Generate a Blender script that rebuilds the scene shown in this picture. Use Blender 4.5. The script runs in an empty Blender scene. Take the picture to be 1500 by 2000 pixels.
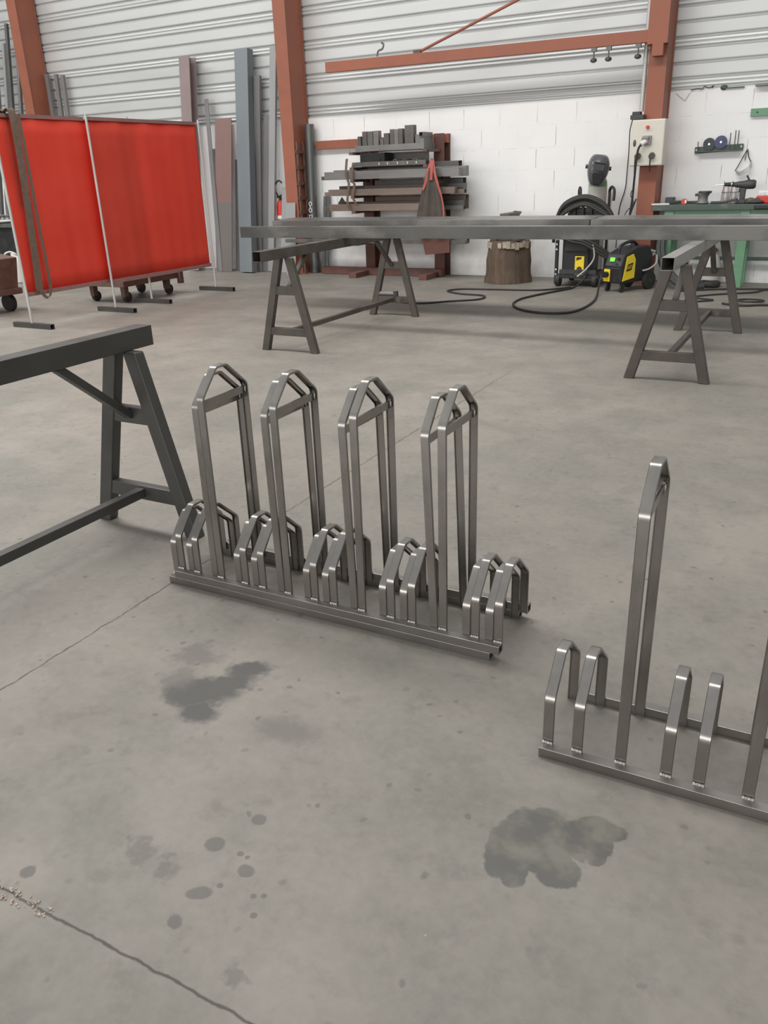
import bpy, bmesh, math, random
from mathutils import Vector as V, Matrix, noise
R = random.Random(7)
PI = math.pi
SC = bpy.context.scene
COL = SC.collection
DW = 11.12            # wall plane (metres from the camera foot)

# ------------------------------------------------------------------ materials
def nt(name):
    m = bpy.data.materials.new(name); m.use_nodes = True
    t = m.node_tree; b = t.nodes['Principled BSDF']
    return m, t, b
def nd(t, kind, **kw):
    n = t.nodes.new(kind)
    for k, v in kw.items():
        if k in n.inputs: n.inputs[k].default_value = v
        else: setattr(n, k, v)
    return n
def mth(t, op, a, b=None, clamp=False):
    n = t.nodes.new('ShaderNodeMath'); n.operation = op; n.use_clamp = clamp
    for i, v in enumerate((a, b)):
        if v is None: continue
        if isinstance(v, (int, float)): n.inputs[i].default_value = v
        else: t.links.new(v, n.inputs[i])
    return n.outputs[0]
def mixc(t, f, a, b, mode='MIX'):
    n = t.nodes.new('ShaderNodeMix'); n.data_type = 'RGBA'; n.blend_type = mode
    for i, v in ((0, f), (6, a), (7, b)):
        if isinstance(v, (int, float)): n.inputs[i].default_value = v
        elif isinstance(v, tuple): n.inputs[i].default_value = (*v, 1) if len(v) == 3 else v
        else: t.links.new(v, n.inputs[i])
    return n.outputs[2]
def mrange(t, v, a, b, c=0., d=1., smooth=False):
    n = t.nodes.new('ShaderNodeMapRange'); n.clamp = True
    if smooth: n.interpolation_type = 'SMOOTHSTEP'
    t.links.new(v, n.inputs[0])
    for i, x in enumerate((a, b, c, d)): n.inputs[i + 1].default_value = x
    return n.outputs[0]
def noisen(t, vec, scale, detail=4, rough=.55, dist=0):
    n = nd(t, 'ShaderNodeTexNoise'); n.inputs['Scale'].default_value = scale
    n.inputs['Detail'].default_value = detail; n.inputs['Roughness'].default_value = rough
    n.inputs['Distortion'].default_value = dist
    if vec is not None: t.links.new(vec, n.inputs['Vector'])
    return n.outputs['Fac']
def objco(t, scale=None):
    c = t.nodes.new('ShaderNodeTexCoord').outputs['Object']
    if scale:
        mp = nd(t, 'ShaderNodeMapping'); mp.inputs['Scale'].default_value = scale
        t.links.new(c, mp.inputs['Vector']); return mp.outputs[0]
    return c
def mat(name, col, rough=.6, metal=0., var=.12, scale=9., stretch=None, patch=None, bump=0., trans=0., rvar=.1):
    """plain coloured surface with mottled tone, optional second colour in patches"""
    m, t, b = nt(name)
    co = objco(t, stretch)
    n1 = noisen(t, co, scale, 5)
    lo = tuple(c * (1 - var) for c in col); hi = tuple(min(1, c * (1 + var)) for c in col)
    c = mixc(t, mrange(t, n1, .3, .7), lo, hi)
    if patch:
        pc, amt, psc = patch
        n2 = noisen(t, co, psc, 6, .6)
        c = mixc(t, mrange(t, n2, 1 - amt - .06, 1 - amt + .06), c, pc)
    t.links.new(c, b.inputs['Base Color'])
    t.links.new(mrange(t, n1, .3, .7, rough - rvar, rough + rvar), b.inputs['Roughness'])
    b.inputs['Metallic'].default_value = metal
    if bump:
        bp = nd(t, 'ShaderNodeBump'); bp.inputs['Strength'].default_value = bump; bp.inputs['Distance'].default_value = .01
        t.links.new(noisen(t, co, scale * 3, 4), bp.inputs['Height']); t.links.new(bp.outputs[0], b.inputs['Normal'])
    if trans:
        b.inputs['Transmission Weight'].default_value = trans
    return m

M = {}
M['raw'] = mat('raw_bright_steel', (.35, .335, .315), .3, 1, .12, 14, (1, 1, .35), rvar=.06)
M['mill'] = mat('dark_mill_steel', (.095, .09, .084), .5, .55, .2, 6, patch=((.17, .162, .15), .36, 2.5))
M['beamsteel'] = mat('scuffed_beam_steel', (.085, .083, .078), .3, 0, .2, 5, (.5, 1, 1), patch=((.17, .165, .155), .42, 2.6))
M['rail_end'] = mat('weld_bead', (.62, .6, .56), .35, .8, .2, 60, bump=.4)
M['rawrail'] = mat('raw_rail_steel', (.30, .285, .265), .36, .95, .12, 10, (.3, 1, 1), rvar=.06)
M['saw2'] = mat('worn_trestle_steel', (.098, .085, .073), .55, .3, .25, 7, patch=((.19, .175, .16), .33, 5))
M['palebeam'] = mat('pale_sheen_beam', (.27, .26, .25), .35, .1, .15, 6)  # pale base colour stands in for light reflected off the right trestle beam
M['saw1'] = mat('clean_trestle_steel', (.075, .074, .069), .45, .35, .1, 7)
M['orange'] = mat('rust_red_primer', (.31, .105, .062), .55, 0, .1, 3)
M['redbrown'] = mat('red_brown_primer', (.135, .057, .043), .6, 0, .18, 5, patch=((.085, .054, .045), .4, 3))
M['rust'] = mat('rusty_iron', (.15, .095, .075), .75, .1, .25, 9, patch=((.2, .1, .06), .35, 6), bump=.15)
M['greyblue'] = mat('blue_grey_steel', (.2, .225, .24), .5, .25, .08, 2.5, (1, 1, .3))
M['greyflat'] = mat('light_grey_steel', (.33, .335, .335), .5, .25, .08, 3, (1, 1, .3))
M['greymid'] = mat('mid_grey_steel', (.21, .205, .205), .5, .25, .12, 3, (1, 1, .3))
M['purple'] = mat('purple_grey_primer', (.27, .21, .21), .6, 0, .08, 3)
def two_tone():
    m, t, b = nt('half_primed_plate'); co = objco(t); s_ = nd(t, 'ShaderNodeSeparateXYZ'); t.links.new(co, s_.inputs[0])
    n = noisen(t, co, 3, 4)
    z = mth(t, 'ADD', s_.outputs[2], mth(t, 'MULTIPLY', mth(t, 'SUBTRACT', n, .5), .08))
    c = mixc(t, mrange(t, z, 1.03, 1.06), (.165, .15, .145), (.245, .14, .125))
    t.links.new(mixc(t, mrange(t, n, .3, .7, 0, .3), c, (.14, .12, .115)), b.inputs['Base Color']); b.inputs['Roughness'].default_value = .55
    return m
M['twotone'] = two_tone()
M['pipe'] = mat('dark_pipe_steel', (.14, .145, .14), .4, .4, .12, 5, (1, 1, .3))
M['stock'] = mat('stock_bar_steel', (.135, .13, .122), .5, .4, .2, 8, patch=((.2, .19, .18), .35, 5))
M['stocklight'] = mat('lighter_stock_steel', (.21, .21, .205), .48, .4, .15, 8, (.4, 1, 1))
M['stockrust'] = mat('rusting_stock_steel', (.2, .155, .13), .6, .3, .2, 6, (.4, 1, 1))
M['black'] = mat('black_plastic', (.022, .022, .024), .45, 0, .2, 10)
M['dark'] = mat('dark_recess', (.012, .012, .013), .7, 0, .1, 10)
M['charcoal'] = mat('charcoal_plastic', (.05, .053, .055), .5, 0, .15, 12)
M['rubber'] = mat('cable_rubber', (.03, .029, .027), .6, 0, .2, 20)
M['yellow'] = mat('signal_yellow_paint', (.93, .7, .03), .4, 0, .05, 6)
M['white'] = mat('white_paint', (.8, .8, .78), .5, 0, .05, 8)
M['cream'] = mat('cream_enamel', (.66, .64, .55), .4, 0, .05, 4)
M['galv'] = mat('galvanised_tube', (.55, .55, .53), .45, .3, .12, 8, (1, 1, .3))
M['benchgreen'] = mat('bench_green_paint', (.16, .33, .2), .5, 0, .12, 5)
M['benchdark'] = mat('dark_green_steel', (.075, .105, .09), .5, .1, .2, 6, patch=((.16, .17, .16), .35, 4))
M['helmet'] = mat('helmet_shell', (.1, .103, .11), .25, 0, .2, 14)
M['bottle'] = mat('gas_bottle_paint', (.55, .54, .49), .45, 0, .08, 6)
M['bottlegreen'] = mat('gas_bottle_shoulder', (.2, .47, .22), .45, 0, .08, 6)
M['red'] = mat('bright_red_paint', (.62, .045, .03), .4, 0, .1, 8)
M['strapred'] = mat('red_webbing', (.4, .1, .08), .7, 0, .15, 30)
M['leather'] = mat('dark_leather', (.075, .06, .05), .65, 0, .25, 8, bump=.2)
M['bark'] = mat('stump_wood', (.12, .085, .06), .85, 0, .3, 6, (3, 3, .5), patch=((.2, .115, .065), .32, 4), bump=.8)
M['chipwood'] = mat('pale_split_wood', (.46, .38, .31), .8, 0, .25, 20)
M['anvil'] = mat('anvil_iron', (.12, .105, .095), .55, .4, .2, 10)
M['strapbrown'] = mat('brown_webbing', (.14, .095, .07), .8, 0, .2, 30)
M['hem'] = mat('dark_hem_band', (.25, .13, .12), .7, 0, .1, 10)
M['silver'] = mat('silver_metal', (.6, .6, .6), .3, .9, .1, 12)
M['pinkcan'] = mat('pale_can', (.62, .56, .56), .4, .2, .15, 25)
M['brown_cloth'] = mat('brown_cloth', (.22, .17, .11), .9, 0, .3, 25)
M['paper'] = mat('paper', (.85, .85, .83), .8, 0, .03, 8)
M['disc'] = mat('grinding_disc', (.035, .045, .05), .45, 0, .2, 12)
M['bluedisc'] = mat('blue_disc', (.04, .05, .11), .35, .2, .2, 12)
M['jug'] = mat('white_plastic', (.62, .61, .57), .5, 0, .06, 6)
M['lens'] = mat('clear_lens', (.62, .62, .6), .15, 0, .1, 12, trans=.6)
M['grayplug'] = mat('grey_plug_plastic', (.3, .28, .3), .5, 0, .1, 12)
M['oldsocket'] = mat('dark_socket', (.1, .095, .075), .5, 0, .15, 12)

def glow(name, col, e):
    m, t, b = nt(name); b.inputs['Base Color'].default_value = (*col, 1)
    b.inputs['Emission Color'].default_value = (*col, 1); b.inputs['Emission Strength'].default_value = e
    return m
M['display'] = glow('green_display', (.2, .8, .08), .55)

def red_curtain():
    m, t, b = nt('red_pvc_curtain')
    co = objco(t)
    n = noisen(t, co, 1.6, 3)
    c = mixc(t, mrange(t, n, .3, .7), (.74, .085, .05), (.8, .11, .07))
    b.inputs['Roughness'].default_value = .6
    t.links.new(c, b.inputs['Base Color'])
    tr = nd(t, 'ShaderNodeBsdfTranslucent'); t.links.new(c, tr.inputs['Color'])
    tp = nd(t, 'ShaderNodeBsdfTransparent'); tp.inputs['Color'].default_value = (.9, .12, .08, 1)
    ms = nd(t, 'ShaderNodeMixShader'); ms.inputs[0].default_value = .4
    t.links.new(b.outputs[0], ms.inputs[1]); t.links.new(tr.outputs[0], ms.inputs[2])
    m2 = nd(t, 'ShaderNodeMixShader'); m2.inputs[0].default_value = .12
    t.links.new(ms.outputs[0], m2.inputs[1]); t.links.new(tp.outputs[0], m2.inputs[2])
    t.links.new(m2.outputs[0], t.nodes['Material Output'].inputs['Surface'])
    return m
M['curtain'] = red_curtain()

def floor_mat():
    m, t, b = nt('worn_concrete')
    co = objco(t)
    big = noisen(t, co, .55, 5, .6)
    mid = noisen(t, co, 2.6, 6, .62)
    fine = noisen(t, co, 34, 5, .6)
    big2 = noisen(t, co, 1.7, 4, .55, .4)
    c = mixc(t, mrange(t, big, .38, .62), (.215, .198, .172), (.285, .258, .226))
    c = mixc(t, mrange(t, big2, .48, .68, 0, .75), c, (.185, .182, .156))
    c = mixc(t, mrange(t, mid, .42, .66), c, mixc(t, .42, c, (.14, .137, .118)))
    c = mixc(t, mrange(t, fine, .36, .64, 0, .5), c, mixc(t, .3, c, (.38, .355, .32)))
    med = noisen(t, co, 12, 5, .65)
    c = mixc(t, mrange(t, med, .54, .7, 0, .45), c, (.15, .142, .124))
    sx = nd(t, 'ShaderNodeSeparateXYZ'); t.links.new(co, sx.inputs[0]); X, Y = sx.outputs[0], sx.outputs[1]
    w = nd(t, 'ShaderNodeTexNoise'); w.inputs['Scale'].default_value = 9; w.inputs['Detail'].default_value = 5
    t.links.new(co, w.inputs['Vector'])
    sw = nd(t, 'ShaderNodeSeparateColor'); t.links.new(w.outputs['Color'], sw.inputs[0])
    wx = mth(t, 'SUBTRACT', sw.outputs[0], .5); wy = mth(t, 'SUBTRACT', sw.outputs[1], .5)
    w3 = nd(t, 'ShaderNodeTexNoise'); w3.inputs['Scale'].default_value = 38; w3.inputs['Detail'].default_value = 3
    t.links.new(co, w3.inputs['Vector']); s3 = nd(t, 'ShaderNodeSeparateColor'); t.links.new(w3.outputs['Color'], s3.inputs[0])
    wx = mth(t, 'ADD', wx, mth(t, 'MULTIPLY', mth(t, 'SUBTRACT', s3.outputs[0], .5), .55)); wy = mth(t, 'ADD', wy, mth(t, 'MULTIPLY', mth(t, 'SUBTRACT', s3.outputs[1], .5), .55))
    def blob(cx, cy, rx, ry, amp, ang=0):
        dx = mth(t, 'ADD', mth(t, 'SUBTRACT', X, cx), mth(t, 'MULTIPLY', wx, amp))
        dy = mth(t, 'ADD', mth(t, 'SUBTRACT', Y, cy), mth(t, 'MULTIPLY', wy, amp))
        if ang:
            ca, sa = math.cos(ang), math.sin(ang)
            dx, dy = (mth(t, 'ADD', mth(t, 'MULTIPLY', dx, ca), mth(t, 'MULTIPLY', dy, sa)),
                      mth(t, 'SUBTRACT', mth(t, 'MULTIPLY', dy, ca), mth(t, 'MULTIPLY', dx, sa)))
        dx = mth(t, 'DIVIDE', dx, rx); dy = mth(t, 'DIVIDE', dy, ry)
        return mth(t, 'SQRT', mth(t, 'ADD', mth(t, 'MULTIPLY', dx, dx), mth(t, 'MULTIPLY', dy, dy)))
    def group(blobs, edge):
        g = None
        for bb in blobs:
            d = blob(*bb); g = d if g is None else mth(t, 'MINIMUM', g, d)
        return mrange(t, g, 1 - edge, 1, 1, 0, True)
    # crisp oil stain near the right rack
    crisp = group([(-.445, 1.34, .05, .125, .05), (-.385, 1.41, .065, .075, .05), (-.275, 1.465, .062, .036, .04), (-.32, 1.41, .085, .062, .05),
                   (-.275, 1.41, .042, .034, .04), (-.325, 1.305, .05, .048, .04), (-.37, 1.335, .06, .06, .05), (-.262, 1.372, .022, .026, .03),
                   (-.405, 1.255, .03, .042, .03)], .14)
    tone = noisen(t, co, 13, 4)
    stain = mixc(t, mrange(t, tone, .42, .62), (.088, .085, .077), (.16, .153, .125))
    c = mixc(t, mth(t, 'MULTIPLY', crisp, .92), c, stain)
    # round drips
    drips = group([(-1.045, 1.038, .026, .026, .02), (-.933, 1.009, .024, .02, .02), (-.988, .914, .033, .019, .02, .5), (-.999, 1.146, .022, .02, .02),
                   (-.975, 1.04, .009, .009, .01), (-.955, 1.04, .007, .007, .01), (-.96, .95, .009, .009, .01), (-.985, .835, .022, .018, .03),
                   (-1.37, .79, .02, .02, .03), (-.88, .96, .008, .008, .01), (-.86, .97, .008, .008, .01), (-.85, .92, .009, .009, .01)], .3)
    c = mixc(t, mth(t, 'MULTIPLY', drips, .75), c, (.115, .107, .097))
    # soft grease patches left of the front
    soft = group([(-1.40, 1.64, .1, .055, .1, .75), (-1.45, 1.49, .14, .085, .1, .55), (-1.41, 1.56, .12, .07, .1, .7), (-1.50, 1.45, .1, .06, .08), (-1.41, 1.41, .09, .06, .08)], .55)
    c = mixc(t, mth(t, 'MULTIPLY', soft, .95), c, (.085, .082, .078))
    soft2 = group([(-1.13, 1.45, .14, .075, .09, .15), (-1.6, 1.62, .12, .08, .2), (-1.56, 1.5, .1, .09, .15), (-1.19, .95, .05, .035, .16), (-1.1, .93, .05, .03, .16), (-.8, .78, .05, .03, .16)], .7)
    c = mixc(t, mth(t, 'MULTIPLY', soft2, .65), c, (.14, .13, .118))
    # small scattered spots
    vo = nd(t, 'ShaderNodeTexVoronoi'); vo.inputs['Scale'].default_value = 15; vo.inputs['Randomness'].default_value = 1
    wv = nd(t, 'ShaderNodeVectorMath'); wv.operation = 'MULTIPLY_ADD'
    t.links.new(w.outputs['Color'], wv.inputs[0]); wv.inputs[1].default_value = (.06, .06, 0); t.links.new(co, wv.inputs[2])
    t.links.new(wv.outputs[0], vo.inputs['Vector'])
    sp = mrange(t, vo.outputs['Distance'], .08, .17, 1, 0, True)
    sel = nd(t, 'ShaderNodeSeparateColor'); t.links.new(vo.outputs['Color'], sel.inputs[0])
    sp = mth(t, 'MULTIPLY', sp, mrange(t, sel.outputs[0], .35, .95, 0, .7))
    c = mixc(t, sp, c, (.12, .113, .102))
    # fine pale crumbs
    v2 = nd(t, 'ShaderNodeTexVoronoi'); v2.inputs['Scale'].default_value = 26; t.links.new(co, v2.inputs['Vector'])
    s2 = nd(t, 'ShaderNodeSeparateColor'); t.links.new(v2.outputs['Color'], s2.inputs[0])
    cr = mth(t, 'MULTIPLY', mrange(t, v2.outputs['Distance'], .03, .06, 1, 0), mrange(t, s2.outputs[1], .93, .95, 0, .6))
    c = mixc(t, cr, c, (.6, .57, .52))
    # saw-cut joints
    jn = noisen(t, co, 16, 4)
    jx = mth(t, 'ABSOLUTE', mth(t, 'ADD', mth(t, 'ADD', X, 2.02), mth(t, 'MULTIPLY', mth(t, 'SUBTRACT', jn, .5), .03)))
    ym = mth(t, 'MULTIPLY', mrange(t, Y, 5.2, 6.2, 1, 0), mrange(t, jn, .3, .5, .55, 1))
    j1 = mth(t, 'MULTIPLY', mrange(t, jx, .0016, .0045, 1, 0), ym)
    jy = mth(t, 'ABSOLUTE', mth(t, 'ADD', mth(t, 'SUBTRACT', Y, .734), mth(t, 'MULTIPLY', mth(t, 'SUBTRACT', jn, .5), .018)))
    j2 = mrange(t, jy, .0012, .0045, 1, 0)
    c = mixc(t, mth(t, 'MULTIPLY', mth(t, 'MAXIMUM', j1, j2), .88), c, (.05, .045, .038))
    t.links.new(c, b.inputs['Base Color'])
    r = mrange(t, mid, .3, .7, .5, .62)
    r2 = mth(t, 'SUBTRACT', r, mth(t, 'MULTIPLY', crisp, .08))
    t.links.new(r2, b.inputs['Roughness'])
    b.inputs['Specular IOR Level'].default_value = .42
    bp = nd(t, 'ShaderNodeBump'); bp.inputs['Strength'].default_value = .12; bp.inputs['Distance'].default_value = .004
    t.links.new(fine, bp.inputs['Height']); t.links.new(bp.outputs[0], b.inputs['Normal'])
    return m

def block_mat():
    m, t, b = nt('white_painted_blockwork')
    co = objco(t)
    s = nd(t, 'ShaderNodeSeparateXYZ'); t.links.new(co, s.inputs[0])
    cb = nd(t, 'ShaderNodeCombineXYZ')
    t.links.new(mth(t, 'ADD', s.outputs[0], 20.4 - .391), cb.inputs[0]); t.links.new(mth(t, 'SUBTRACT', s.outputs[2], .039 - 2.64), cb.inputs[1])
    br = nd(t, 'ShaderNodeTexBrick'); br.offset = .5; br.offset_frequency = 2
    br.inputs['Scale'].default_value = 1; br.inputs['Brick Width'].default_value = .51; br.inputs['Row Height'].default_value = .264
    br.inputs['Mortar Size'].default_value = .0038; br.inputs['Mortar Smooth'].default_value = .3; br.inputs['Bias'].default_value = 0
    t.links.new(cb.outputs[0], br.inputs['Vector'])
    # vertical joints show dark, bed joints are mostly painted over
    zz = mth(t, 'FRACT', mth(t, 'DIVIDE', mth(t, 'SUBTRACT', s.outputs[2], .039 - 2.64), .264))
    mid = mth(t, 'MULTIPLY', mrange(t, zz, .05, .12), mrange(t, zz, .9, .96, 1, 0))
    n = noisen(t, co, 2.2, 4); n2 = noisen(t, co, 7, 3)
    vert = mth(t, 'MULTIPLY', mth(t, 'MULTIPLY', br.outputs['Fac'], mid), mrange(t, n, .46, .62, .06, .8))
    hor = mth(t, 'MULTIPLY', mth(t, 'MULTIPLY', br.outputs['Fac'], mth(t, 'SUBTRACT', 1, mid)), mrange(t, n2, .56, .74, .04, .4))
    base = mixc(t, mrange(t, n, .35, .65), (.87, .87, .865), (.91, .91, .905))
    low = mth(t, 'MULTIPLY', mrange(t, s.outputs[2], .1, .75, .45, 0), mrange(t, n2, .3, .65))   # blotchy grey tint, stronger toward the foot of the wall
    base = mixc(t, low, base, (.6, .59, .565))
    c = mixc(t, mth(t, 'MAXIMUM', vert, hor), base, (.17, .165, .155))
    t.links.new(c, b.inputs['Base Color']); b.inputs['Roughness'].default_value = .65
    bp = nd(t, 'ShaderNodeBump'); bp.inputs['Strength'].default_value = .12; bp.inputs['Distance'].default_value = .004; bp.invert = True
    t.links.new(br.outputs['Fac'], bp.inputs['Height']); t.links.new(bp.outputs[0], b.inputs['Normal'])
    return m
M['floor'] = floor_mat(); M['block'] = block_mat()
M['clad'] = mat('pale_metal_cladding', (.60, .615, .61), .42, .25, .05, 2.5, (.15, 1, 1))

# ------------------------------------------------------------------ geometry helpers
class G:
    def __init__(s): s.b = bmesh.new()
    def face(s, vs):
        try: return s.b.faces.new(vs)
        except ValueError: return None
    def box(s, c, d, rz=0, ry=0, rx=0):
        mt = Matrix.Translation(c) @ Matrix.Rotation(rz, 4, 'Z') @ Matrix.Rotation(ry, 4, 'Y') @ Matrix.Rotation(rx, 4, 'X') @ Matrix.Diagonal((*d, 1))
        bmesh.ops.create_cube(s.b, size=1, matrix=mt); return s
    def span(s, a, b):
        a, b = V(a), V(b); return s.box((a + b) / 2, [abs(x) for x in (b - a)])
    def frame(s, p, q, up):
        d = (q - p).normalized(); up = V(up)
        x = up.cross(d)
        if x.length < 1e-5: x = V((1, 0, 0)).cross(d)
        if x.length < 1e-5: x = V((0, 1, 0)).cross(d)
        x.normalize(); return x, d.cross(x), d
    def bar(s, p, q, w, h, up=(0, 0, 1)):
        p, q = V(p), V(q); x, y, d = s.frame(p, q, up); rings = []
        for o in (p, q):
            rings.append([s.b.verts.new(o + x * a * w / 2 + y * b * h / 2) for a, b in ((-1, -1), (1, -1), (1, 1), (-1, 1))])
        for i in range(4):
            j = (i + 1) % 4; s.face([rings[0][i], rings[0][j], rings[1][j], rings[1][i]])
        s.face(rings[0][::-1]); s.face(rings[1]); return s
    def hollow(s, p, q, w, h, t, up=(0, 0, 1)):
        p, q = V(p), V(q); x, y, d = s.frame(p, q, up); L = []
        for o in (p, q):
            for k in (0, t):
                L.append([s.b.verts.new(o + x * a * (w / 2 - k) + y * b * (h / 2 - k)) for a, b in ((-1, -1), (1, -1), (1, 1), (-1, 1))])
        for i in range(4):
            j = (i + 1) % 4
            s.face([L[0][i], L[0][j], L[2][j], L[2][i]]); s.face([L[1][j], L[1][i], L[3][i], L[3][j]])
            s.face([L[0][j], L[0][i], L[1][i], L[1][j]]); s.face([L[2][i], L[2][j], L[3][j], L[3][i]])
        return s
    def cyl(s, p, q, r, r2=None, seg=20, cap=True):
        p, q = V(p), V(q); r2 = r if r2 is None else r2
        x, y, d = s.frame(p, q, (0, 0, 1)); rings = []
        for o, rr in ((p, r), (q, r2)):
            rings.append([s.b.verts.new(o + (x * math.cos(2 * PI * i / seg) + y * math.sin(2 * PI * i / seg)) * rr) for i in range(seg)])
        for i in range(seg):
            j = (i + 1) % seg; s.face([rings[0][i], rings[0][j], rings[1][j], rings[1][i]])
        if cap: s.face(rings[0][::-1]); s.face(rings[1])
        return s
    def lathe(s, c, prof, seg=28, fn=None):
        c = V(c); rings = []
        for r, z in prof:
            ring = []
            for i in range(seg):
                a = 2 * PI * i / seg; rr = r * (fn(a, z) if fn else 1)
                ring.append(s.b.verts.new(c + V((math.cos(a) * rr, math.sin(a) * rr, z))))
            rings.append(ring)
        for k in range(len(rings) - 1):
            for i in range(seg):
                j = (i + 1) % seg; s.face([rings[k][i], rings[k][j], rings[k + 1][j], rings[k + 1][i]])
        s.face(rings[0][::-1]); s.face(rings[-1]); return s
    def tube(s, pts, r, seg=8, closed=False):
        P = [V(p) for p in pts]; n = len(P); rings = []; x = None
        for i in range(n):
            if closed: d = P[(i + 1) % n] - P[i - 1]
            else: d = P[min(i + 1, n - 1)] - P[max(i - 1, 0)]
            d.normalize()
            if x is None:
                x = d.orthogonal().normalized()
            x = (x - d * x.dot(d)); x = x.normalized() if x.length > 1e-6 else d.orthogonal().normalized()
            y = d.cross(x)
            rings.append([s.b.verts.new(P[i] + (x * math.cos(2 * PI * k / seg) + y * math.sin(2 * PI * k / seg)) * r) for k in range(seg)])
        for i in range(n if closed else n - 1):
            A, B = rings[i], rings[(i + 1) % n]
            for k in range(seg):
                l = (k + 1) % seg; s.face([A[k], A[l], B[l], B[k]])
        if not closed: s.face(rings[0][::-1]); s.face(rings[-1])
        return s
    def prism(s, poly, off, axis='y', at=0):
        """poly in the plane normal to axis (x: y,z / y: x,z / z: x,y), extruded from at to at+off"""
        def mk(u, v, w): return {'y': (u, w, v), 'x': (w, u, v), 'z': (u, v, w)}[axis]
        A = [s.b.verts.new(mk(u, v, at)) for u, v in poly]; B = [s.b.verts.new(mk(u, v, at + off)) for u, v in poly]
        s.face(A[::-1]); s.face(B)
        for i in range(len(poly)):
            j = (i + 1) % len(poly); s.face([A[i], A[j], B[j], B[i]])
        return s
    def ribbon(s, pts, w, th, side):
        """flat band of width w along pts; side = width direction"""
        P = [V(p) for p in pts]; n = len(P); sd = V(side).normalized(); rings = []
        for i in range(n):
            d = (P[min(i + 1, n - 1)] - P[max(i - 1, 0)]).normalized()
            nn = d.cross(sd).normalized(); ww = w[i] if isinstance(w, (list, tuple)) else w
            rings.append([s.b.verts.new(P[i] + sd * a * ww / 2 + nn * b * th / 2) for a, b in ((-1, -1), (1, -1), (1, 1), (-1, 1))])
        for i in range(n - 1):
            for k in range(4):
                l = (k + 1) % 4; s.face([rings[i][k], rings[i][l], rings[i + 1][l], rings[i + 1][k]])
        s.face(rings[0][::-1]); s.face(rings[-1]); return s
    def sphere(s, c, d, u=18, v=12):
        bmesh.ops.create_uvsphere(s.b, u_segments=u, v_segments=v, radius=1, matrix=Matrix.Translation(c) @ Matrix.Diagonal((*d, 1))); return s

def cat(pts, k=8, closed=False):
    P = [V(p) for p in pts]; n = len(P); out = []
    for i in range(n if closed else n - 1):
        a, b, c, d = (P[(i - 1) % n], P[i], P[(i + 1) % n], P[(i + 2) % n]) if closed else (P[max(i - 1, 0)], P[i], P[i + 1], P[min(i + 2, n - 1)])
        for j in range(k):
            t = j / k
            out.append(.5 * ((2 * b) + (c - a) * t + (2 * a - 5 * b + 4 * c - d) * t * t + (3 * b - a - 3 * c + d) * t ** 3))
    if not closed: out.append(P[-1])
    return out

def rootloc(o):
    l = V((0, 0, 0))
    while o: l += o.location; o = o.parent
    return l
def out(name, g, m, parent=None, bevel=0, smooth=False, local=False, label=None, seg=2):
    """link the shape as ONE mesh object; world coordinates unless local"""
    bm = g.b; bmesh.ops.recalc_face_normals(bm, faces=bm.faces)
    loc = V((0, 0, 0))
    if parent is None and not local:
        xs = [v.co for v in bm.verts]
        lo = V([min(c[i] for c in xs) for i in range(3)]); hi = V([max(c[i] for c in xs) for i in range(3)])
        loc = V(((lo.x + hi.x) / 2, (lo.y + hi.y) / 2, lo.z)); bmesh.ops.translate(bm, verts=bm.verts, vec=-loc)
    elif not local:
        bmesh.ops.translate(bm, verts=bm.verts, vec=-rootloc(parent))
    me = bpy.data.meshes.new(name); bm.to_mesh(me); bm.free()
    me.materials.append(M[m] if isinstance(m, str) else m)
    if smooth:
        for p in me.polygons: p.use_smooth = True
        me.set_sharp_from_angle(angle=.6)
    o = bpy.data.objects.new(name, me); COL.objects.link(o); o.location = loc
    if parent: o.parent = parent
    if bevel:
        md = o.modifiers.new('bevel', 'BEVEL'); md.width = bevel; md.segments = seg; md.limit_method = 'ANGLE'; md.angle_limit = .7
        md.harden_normals = False
    if label: o['label'] = label
    return o
def tag(o, label, cat_, group=None):
    o['label'] = label; o['category'] = cat_
    if group: o['group'] = group
    return o
def thing(name, label, cat_, loc=(0, 0, 0), rz=0, group=None):
    o = bpy.data.objects.new(name, None); COL.objects.link(o); o.empty_display_size = .05
    o.location = loc; o.rotation_euler = (0, 0, rz); return tag(o, label, cat_, group)
def struct(o): o['kind'] = 'structure'; return o
def copy_tree(o, parent=None):
    c = o.copy(); COL.objects.link(c)
    if parent: c.parent = parent
    for ch in list(o.children): copy_tree(ch, c)
    return c

# ------------------------------------------------------------------ setting
g = G(); g.span((-26, -7, -.2), (9, 14, 0)); struct(out('floor', g, 'floor', local=True))
g = G(); g.span((-26, DW, 0), (9, DW + .25, 2.152)); struct(out('wall_back', g, 'block', local=True))
# rib pattern of the cladding, repeated up the wall
g = G(); prof = []; P = .423; z0 = 2.191; yf = DW + .03
prof.append((yf, 2.1)); 
k = 0
while z0 + k * P < 6.2:
    b_ = z0 + k * P
    for off, w, d in ((0, .03, .032), (.05, .012, .012), (.105, .03, .032), (.263, .032, .032)):
        z = b_ + off
        prof += [(yf + .004, z - w * .5 - .006), (yf + .012, z - w * .5), (yf + d, z - w * .2), (yf + d, z + w * .35), (yf + .002, z + w * .5), (yf, z + w * .5 + .01)]
    k += 1
A = [g.b.verts.new((-26, y, z)) for y, z in prof]; B = [g.b.verts.new((9, y, z)) for y, z in prof]
for i in range(len(prof) - 1): g.face([A[i], B[i], B[i + 1], A[i + 1]])
struct(out('wall_upper', g, 'clad', local=True))
g = G(); g.span((-26, DW + .1, 2.1), (9, DW + .14, 6.3)); struct(out('trim_1', g, 'clad', local=True))

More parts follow.
